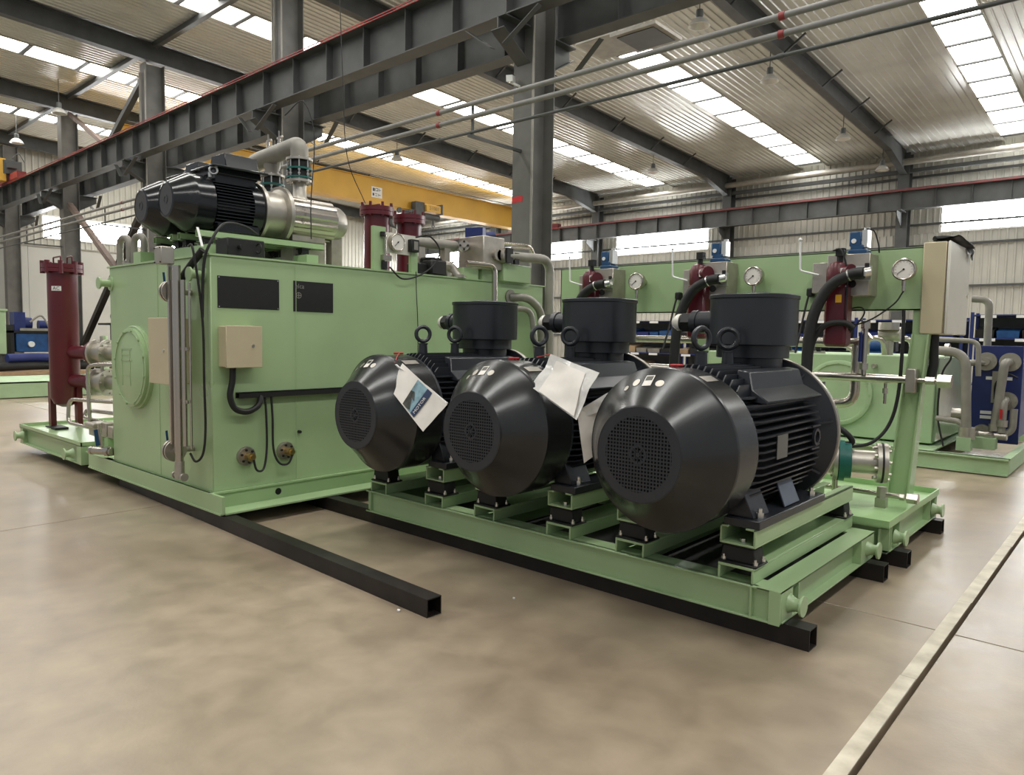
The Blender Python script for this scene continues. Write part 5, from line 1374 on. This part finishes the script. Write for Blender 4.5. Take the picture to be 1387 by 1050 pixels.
for k in (1, 2): dup(s_, (MX[k] + SDX, 3.18, .635), SL[k])
s_.location = (MX[0] + SDX, 3.18, .635)
t = thing('drain_line', 'thin steel drain line with clamp and cap nut at the tray edge', 'pipe', (-1.45, 5.8, .3))
part('drain_tube', MB().cyl((-2.6, 5.72, .385), (-1.30, 5.72, .385), .018, n=12), STEEL, t)
part('tube_clamp', MB().hexa((-1.44, 5.72, .335), (-1.44, 5.72, .44), .035).box(-1.475, -1.405, 5.68, 5.76, .292, .36), STEELW, t)
part('cap_nut', MB().hexa((-1.27, 5.72, .385), (-1.20, 5.72, .385), .040).hexa((-1.32, 5.72, .385), (-1.29, 5.72, .385), .026), STEEL, t)
# ============================================================ SECOND TANK AND COOLER BEHIND
t = thing('second_tank', 'second green tank with round manhole standing behind the pump skid', 'tank', (-3, 10.9, .02))
part('tank_body', MB().box(-5.2, -2.05, 10.3, 12.3, .22, 1.32), GREEN2, t, bv=.01)
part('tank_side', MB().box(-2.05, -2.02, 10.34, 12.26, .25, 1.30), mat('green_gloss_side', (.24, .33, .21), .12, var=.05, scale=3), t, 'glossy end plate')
part('manhole_cover', MB().lathe([(.44, 0), (.44, .05), (.42, .06), (.39, .06), (.38, .04), (0, .04)], (-3.20, 10.3, .80), (0, -1, 0), 48, False, False), GREEN2, t)
part('manhole_bolt', MB().bolts((-3.20, 10.24, .80), (0, -1, 0), .405, 16, .012, .015), GREEN2, t)
part('base_frame', MB().box(-5.3, -1.16, 9.72, 9.80, .02, .20).box(-5.3, -1.16, 9.68, 9.84, .185, .20).box(-1.24, -1.158, 9.79, 13.31, .018, .198).box(-5.3, -1.16, 13.3, 13.4, .02, .2).box(-5.3, -1.162, 9.67, 9.84, .012, .03), GREEN2, t)
part('base_deck', MB().box(-5.3, -1.95, 9.8, 13.3, .18, .195), GREEN2, t)
part('tank_nipple', MB().cyl((-2.75, 10.3, 1.18), (-2.75, 10.2, 1.18), .03), STEELW, t)
for i, (x, y, x2) in enumerate(((-2.95, 10.6, -2.75), (-3.1, 11.0, -2.5))):
    solo('bent_pipe', MB().pipe([(x, y, 1.1), (x, y, 1.55), (x2, y, 1.55), (x2, y + .1, 1.3)], .035, .1, 12), STEEL, ['small bent pipe on the second tank, front one', 'small bent pipe on the second tank, rear one'][i], 'pipe', 'pipes on the second tank')
t = thing('tank_valve', 'round headed steel valve on top of the second tank', 'valve', (-2.72, 10.9, 1.32))
part('valve_body', MB().cyl((-2.72, 10.8, 1.32), (-2.72, 10.8, 1.58), .05).cyl((-2.85, 10.8, 1.6), (-2.58, 10.8, 1.6), .10).cyl((-2.72, 10.72, 1.66), (-2.72, 10.72, 1.76), .13), STEELW, t)
t = thing('cooler_pipework', 'grey bent pipes beside the glossy end of the second tank', 'pipework', (-1.9, 10.4, .2))
part('bent_tube', MB().pipe([(-2.25, 10.2, 1.42), (-1.72, 10.2, 1.38), (-1.66, 10.2, .32)], .055, .18, 16), GALV, t)
part('bent_tube', MB().pipe([(-2.2, 10.35, 1.55), (-1.62, 10.35, 1.52), (-1.6, 10.35, 1.1)], .03, .1, 12), GALV, t)
part('bent_tube', MB().pipe([(-1.85, 11.2, 2.08), (-1.66, 11.2, 2.06), (-1.64, 11.2, .6)], .045, .16, 14), GALV, t)
part('bent_tube', MB().pipe([(-2.0, 10.25, .56), (-1.72, 10.2, .54), (-1.66, 10.2, .40)], .035, .08, 12), GALV, t)
part('pipe_joint', MB().cyl((-1.66, 10.2, .34), (-1.66, 10.2, .48), .09).cyl((-1.95, 10.25, 1.41), (-1.9, 10.25, 1.41), .08).cyl((-1.90, 10.6, .6), (-1.78, 10.6, .6), .07), STEELW, t)
hose('tank_lead', [(-2.0, 10.3, 1.42), (-1.88, 10.25, 1.32), (-1.97, 10.25, 1.1), (-1.99, 10.25, .6), (-1.90, 10.2, .22)], .012, 'black cable hanging along the glossy end of the second tank')
t = thing('plate_cooler', 'deep blue plate cooler with flanged pipes at the right edge', 'cooler', (-1.5, 11.2, .2))
part('cooler_frame', MB().box(-1.75, -1.22, 10.9, 10.96, .24, 1.47), BLUED, t, bv=.006)
part('cooler_rear', MB().box(-1.72, -1.25, 10.96, 11.8, .3, 1.4), BLUED, t)
for x, z in ((-1.60, 1.27), (-1.35, 1.27), (-1.60, .35), (-1.36, .78)):
    m = MB().cyl((x, 10.90, z), (x, 10.84, z), .115, n=26).bolts((x, 10.84, z), (0, -1, 0), .088, 8, .012, .018).cyl((x, 10.86, z), (x, 10.76, z), .05)
    part('cooler_flange', m, STEELW, t)
part('cooler_pipe', MB().pipe([(-1.35, 10.80, 1.27), (-1.38, 10.66, 1.27), (-1.44, 10.64, .45)], .05, .1, 14).pipe([(-1.36, 10.80, .80), (-1.36, 10.64, .80), (-1.36, 10.6, .4)], .042, .08, 14).pipe([(-1.26, 10.70, .7), (-1.26, 10.66, .42), (-1.42, 10.62, .36)], .042, .08, 14).pipe([(-1.60, 10.80, 1.25), (-1.72, 10.74, 1.25), (-1.85, 10.74, 1.24)], .04, .08, 12), GALV, t)
part('pipe_sleeve', MB().cyl((-1.36, 10.60, .48), (-1.36, 10.60, .56), .06).cyl((-1.44, 10.64, .42), (-1.44, 10.64, .50), .065).cyl((-1.60, 10.62, .36), (-1.30, 10.60, .36), .045).cyl((-1.66, 10.50, .34), (-1.62, 10.62, .36), .045).cyl((-1.49, 10.50, .34), (-1.45, 10.62, .36), .045), STEELW, t)
part('red_handle', MB().box(-1.385, -1.355, 10.54, 10.56, .58, .70), RED, t, 'red handle')
m = MB()
for x, z in ((-1.54, 1.06), (-1.38, 1.06), (-1.58, .62), (-1.58, .56)): m.box(x - .06, x + .06, 10.892, 10.899, z - .02, z + .02)
part('cooler_label', m, WHITE, t, 'small white labels')
part('grey_guard', MB().box(-1.53, -1.45, 10.87, 10.89, .75, 1.15), GALV, t)
part('cooler_hose', MB().tube([(-1.48, 10.8, .8), (-1.47, 10.76, 1.0), (-1.36, 10.74, 1.12), (-1.25, 10.76, 1.08)], .012, 8), BLACK, t)
part('cooler_pedestal', MB().box(-1.66, -1.40, 10.45, 10.65, .2, .34).box(-1.75, -1.6, 10.1, 10.25, .2, .36), GREEN2, t)

# ============================================================ RACKS ALONG THE HALL
ORD = ['lowest', 'second', 'third', 'top']
ORD2 = ['first', 'second', 'third', 'fourth', 'fifth', 'sixth', 'seventh', 'eighth']
def rack(x0, w, y, h, label, nlev, seed, bins=True, grp='blue storage racks'):
    random.seed(seed)
    t = thing('storage_rack', label, 'rack', (x0 + w / 2, y, 0), grp)
    m = MB()
    for x in (x0 + .03, x0 + w - .03):
        for yy in (y, y + .6): m.box(x - .03, x + .03, yy - .03, yy + .03, 0, h)
    part('upright', m, BLUED, t)
    part('darkening_panel', MB().box(x0 + .05, x0 + w - .05, y + .60, y + .62, .1, h - .05), IRON, t)  # dark sheet added to darken the view through the rack
    lv = [.15 + i * (h - .2) / nlev for i in range(nlev + 1)]
    for z in lv:
        sh = part('shelf', MB().box(x0, x0 + w, y - .02, y + .62, z - .03, z), BLUED, t)
        lb = MB()
        for i in range(max(1, int(w / .62))): lb.box(x0 + .18 + i * .62, x0 + .46 + i * .62, y - .027, y - .021, z - .07, z - .01)
        part('shelf_label', lb, WHITE, sh, 'white shelf labels')
    if bins:
        for li, z in enumerate(lv[:-1]):
            x = x0 + .1; nb = -1
            while x < x0 + w - .35:
                bw = random.choice((.26, .32, .38)); bh = random.uniform(.14, .26)
                if random.random() < .85:
                    m = MB().add([(x, y + .02, z), (x + bw, y + .02, z), (x + bw, y + .5, z), (x, y + .5, z), (x - .01, y, z + bh * .7), (x + bw + .01, y, z + bh * .7), (x + bw + .01, y + .52, z + bh), (x - .01, y + .52, z + bh)],
                                 [(0, 3, 2, 1), (4, 5, 6, 7), (0, 1, 5, 4), (1, 2, 6, 5), (2, 3, 7, 6), (3, 0, 4, 7)])
                    c = random.choice((BLUED, BLACK, BLACK, BLUEM, WOOD if seed in (5, 6) else BLUED, GALV if random.random() < .3 else BLACK))
                    nb += 1
                    solo('parts_bin', m, c, '%s parts bin, %s shelf, %s from left, on %s' % ({BLUED: 'navy', BLACK: 'black', BLUEM: 'blue', WOOD: 'brown', GALV: 'grey'}[c], ORD[li], ORD2[nb], label), 'bin', 'bins on ' + label)
                x += bw + .06
    return t
rack(-2.98, 2.2, 18.0, 2.15, 'blue rack right of the cooler', 4, 2)
rack(-5.3, 2.2, 18.0, 2.05, 'blue rack behind the cabinet', 4, 3)
rack(-7.7, 2.2, 18.3, 2.05, 'blue rack right of middle terminal box', 4, 4)
rack(-10.1, 2.2, 18.3, 2.05, 'blue rack behind the middle hose', 4, 5)
rack(-12.5, 2.2, 18.5, 2.05, 'blue rack left of middle hose', 4, 6)
t = thing('parts_bench', 'low workbench with small machine parts behind the second tank', 'bench', (-5, 14.5, 0))
part('bench_top', MB().box(-6.5, -3.2, 14.2, 15.0, 1.22, 1.28), BLUED, t)
part('bench_leg', MB().box(-6.4, -6.3, 14.3, 14.9, 0, 1.22).box(-3.4, -3.3, 14.3, 14.9, 0, 1.22), BLUED, t)
for k, x in enumerate((-6.1, -5.3, -4.5, -3.8)):
    t = thing('pump_unit', 'small blue and black pump unit on the bench, %s' % ['leftmost', 'second from left', 'third from left', 'rightmost'][k], 'pump', (x, 14.6, 1.28), 'pump units on the bench')
    part('unit_body', MB().cyl((x - .2, 14.6, 1.42), (x + .1, 14.6, 1.42), .12).box(x - .22, x + .2, 14.5, 14.7, 1.28, 1.32), BLUEM if k % 2 else BLACK, t)
    part('unit_head', MB().box(x + .1, x + .25, 14.5, 14.7, 1.32, 1.52).cyl((x - .05, 14.6, 1.5), (x - .05, 14.6, 1.62), .04), BLACK if k % 2 else STEELW, t)
# ============================================================ FAR LEFT BACKGROUND
t = thing('background_machine', 'green cabinet machine cut off at the far left edge', 'machine', (-26.3, 5.9, .3))
part('machine_body', MB().box(-27.5, -25.6, 4.6, 6.12, .72, 2.0), GREEN2, t, bv=.02)
part('machine_lid', MB().box(-27.55, -25.55, 4.55, 6.16, 2.0, 2.06), GREEN2, t)
part('machine_base', MB().box(-27.4, -25.7, 4.7, 6.0, 0, .72), IRON, t)
part('red_cap', MB().cyl((-25.8, 5.85, 2.06), (-25.8, 5.85, 2.25), .09), RED, t, 'red cap')
t = thing('pump_rack', 'blue pump set with pipes on a frame beside the green cabinet machine', 'pump set', (-27.2, 7.2, .3))
part('lower_tank', MB().box(-28, -26.6, 6.6, 8.2, .75, 1.35), BLUEM, t, bv=.02)
part('frame', MB().box(-28.05, -26.55, 6.45, 6.55, .6, 1.6).box(-28.05, -26.55, 8.25, 8.35, .6, 1.6).box(-28.05, -26.55, 6.45, 8.35, 1.35, 1.42), BLACK, t)
part('pump_head', MB().cyl((-26.9, 6.7, 1.65), (-26.9, 7.1, 1.65), .2).cyl((-26.9, 7.3, 1.6), (-26.9, 8.1, 1.6), .16).box(-27.2, -26.7, 6.6, 6.9, 1.42, 2.0), BLUED, t)
part('hose_run', MB().tube([(-26.6, 7.0, 1.7), (-26.55, 7.3, 1.9), (-26.5, 7.5, 1.5), (-26.5, 7.6, 1.0)], .03, 8).tube([(-26.6, 7.5, 1.9), (-26.5, 7.8, 1.7), (-26.5, 8.0, 1.45)], .02, 8).box(-26.55, -26.5, 6.7, 7.9, 1.42, 1.5), GALV, t)
part('fitting', MB().cyl((-26.6, 7.0, 1.0), (-26.5, 7.0, 1.0), .09).cyl((-26.6, 7.6, 1.0), (-26.5, 7.6, 1.0), .09), WHITE, t)
part('stand', MB().box(-28, -26.6, 6.5, 8.3, 0, .6), IRON, t)
for i, (z, c, lb) in enumerate(((.66, PANELW, 'white wrapped roll on the far left pallet, top right'), (.62, BLUED, 'navy wrapped roll on the far left pallet, top left'), (.38, BLACK, 'dark wrapped roll at the bottom of the far left pallet'))):
    y0 = (7.0, 5.9, 5.6)[i]; y1 = (9.0, 7.3, 8.2)[i]
    solo('wrapped_roll', MB().tube([(-24.8 + .1 * i, y0, z), (-24.85, (y0 + y1) / 2, z + .02), (-24.8, y1, z)], .13, 12), c, lb, 'roll', 'rolls on the pallet')
solo('pallet', MB().box(-25.4, -24.3, 5.4, 9.1, .0, .24), WOOD, 'low pallet under the wrapped rolls at far left', 'pallet')
t = thing('spare_skid', 'low green skid frame on the floor behind the maroon filter tower', 'skid', (-19, 5, 0))
part('side_beam', MB().box(-18.3, -18.1, 2.5, 8.2, .02, .34).box(-20.9, -20.7, 2.5, 8.2, .02, .34), GREEN2, t)
part('top_plate', MB().box(-20.9, -18.1, 2.5, 8.2, .32, .34), GREEN2, t)
part('pipe_stand', MB().lathe([(.22, .34), (.1, .5), (.07, .7), (.06, 1.35)], (-18.6, 6.4, 0), (0, 0, 1), 14), GREEN2, t)
for k, (y, c) in enumerate(((9.9, IRON), (11.2, BLACK))):
    t = thing('assembled_unit', ['dark pump unit in the distance between filter tower and tank', 'dark frame with round casting behind the tank edge'][k], 'machine', (-27, y, 0), 'dark units far behind the filter tower')
    part('unit_frame', MB().box(-27.6, -26.4, y - .6, y + .5, .9, 1.0).box(-27.6, -26.4, y - .6, y + .5, 1.65, 1.72).box(-26.5, -26.4, y - .6, y - .5, 0, 1.72).box(-26.5, -26.4, y + .4, y + .5, 0, 1.72), c, t)
    part('unit_motor', MB().cyl((-26.7, y - .4, 1.3), (-26.7, y + .3, 1.3), .22).cyl((-26.7, y - .3, 1.95), (-26.6, y - .3, 1.95), .22), BLACK, t)
    part('unit_pipe', MB().pipe([(-26.3, y - .5, 1.1), (-26.3, y + .4, 1.1), (-26.3, y + .4, .6)], .05, .1, 10), MAROON, t)
    part('unit_skid', MB().box(-27.7, -26.2, y - .7, y + .6, 0, .9), IRON, t)

for i, (x, y, h, r) in enumerate(((-3.6, 10.6, .16, .07), (-2.35, 10.7, .14, .06), (-4.1, 10.8, .22, .09), (-4.6, 10.6, .18, .06))):
    t = thing('tank_fitting', ['squat steel breather on the second tank, left of its bent pipes', 'small steel fitting on the second tank near its glossy end', 'taller steel breather at the left part of the second tank', 'steel cap at the far left of the second tank'][i], 'fitting', (x, y, 1.32), 'fittings on the second tank')
    part('fitting_base', MB().cyl((x, y, 1.32), (x, y, 1.345), r * 1.5, n=20).bolts((x, y, 1.345), (0, 0, 1), r * 1.2, 6, .01, .015), STEELW, t)
    part('fitting_body', MB().lathe([(r * .6, 1.345), (r * .6, 1.34 + h * .6), (r, 1.34 + h * .7), (r, 1.34 + h), (r * .4, 1.36 + h)], (x, y, 0), (0, 0, 1), 18), STEELW if i % 2 else BLACK, t)
for i, (x0, z) in enumerate(((-4.9, 1.44), (-4.9, 1.52))):
    solo('tank_pipe', MB().pipe([(x0, 10.45 + i * .2, z), (-3.15, 10.45 + i * .2, z), (-3.05, 10.45 + i * .2, 1.32)], .03, .08, 12), STEEL, ['front level pipe above the second tank', 'rear level pipe above the second tank'][i], 'pipe', 'pipes above the second tank')
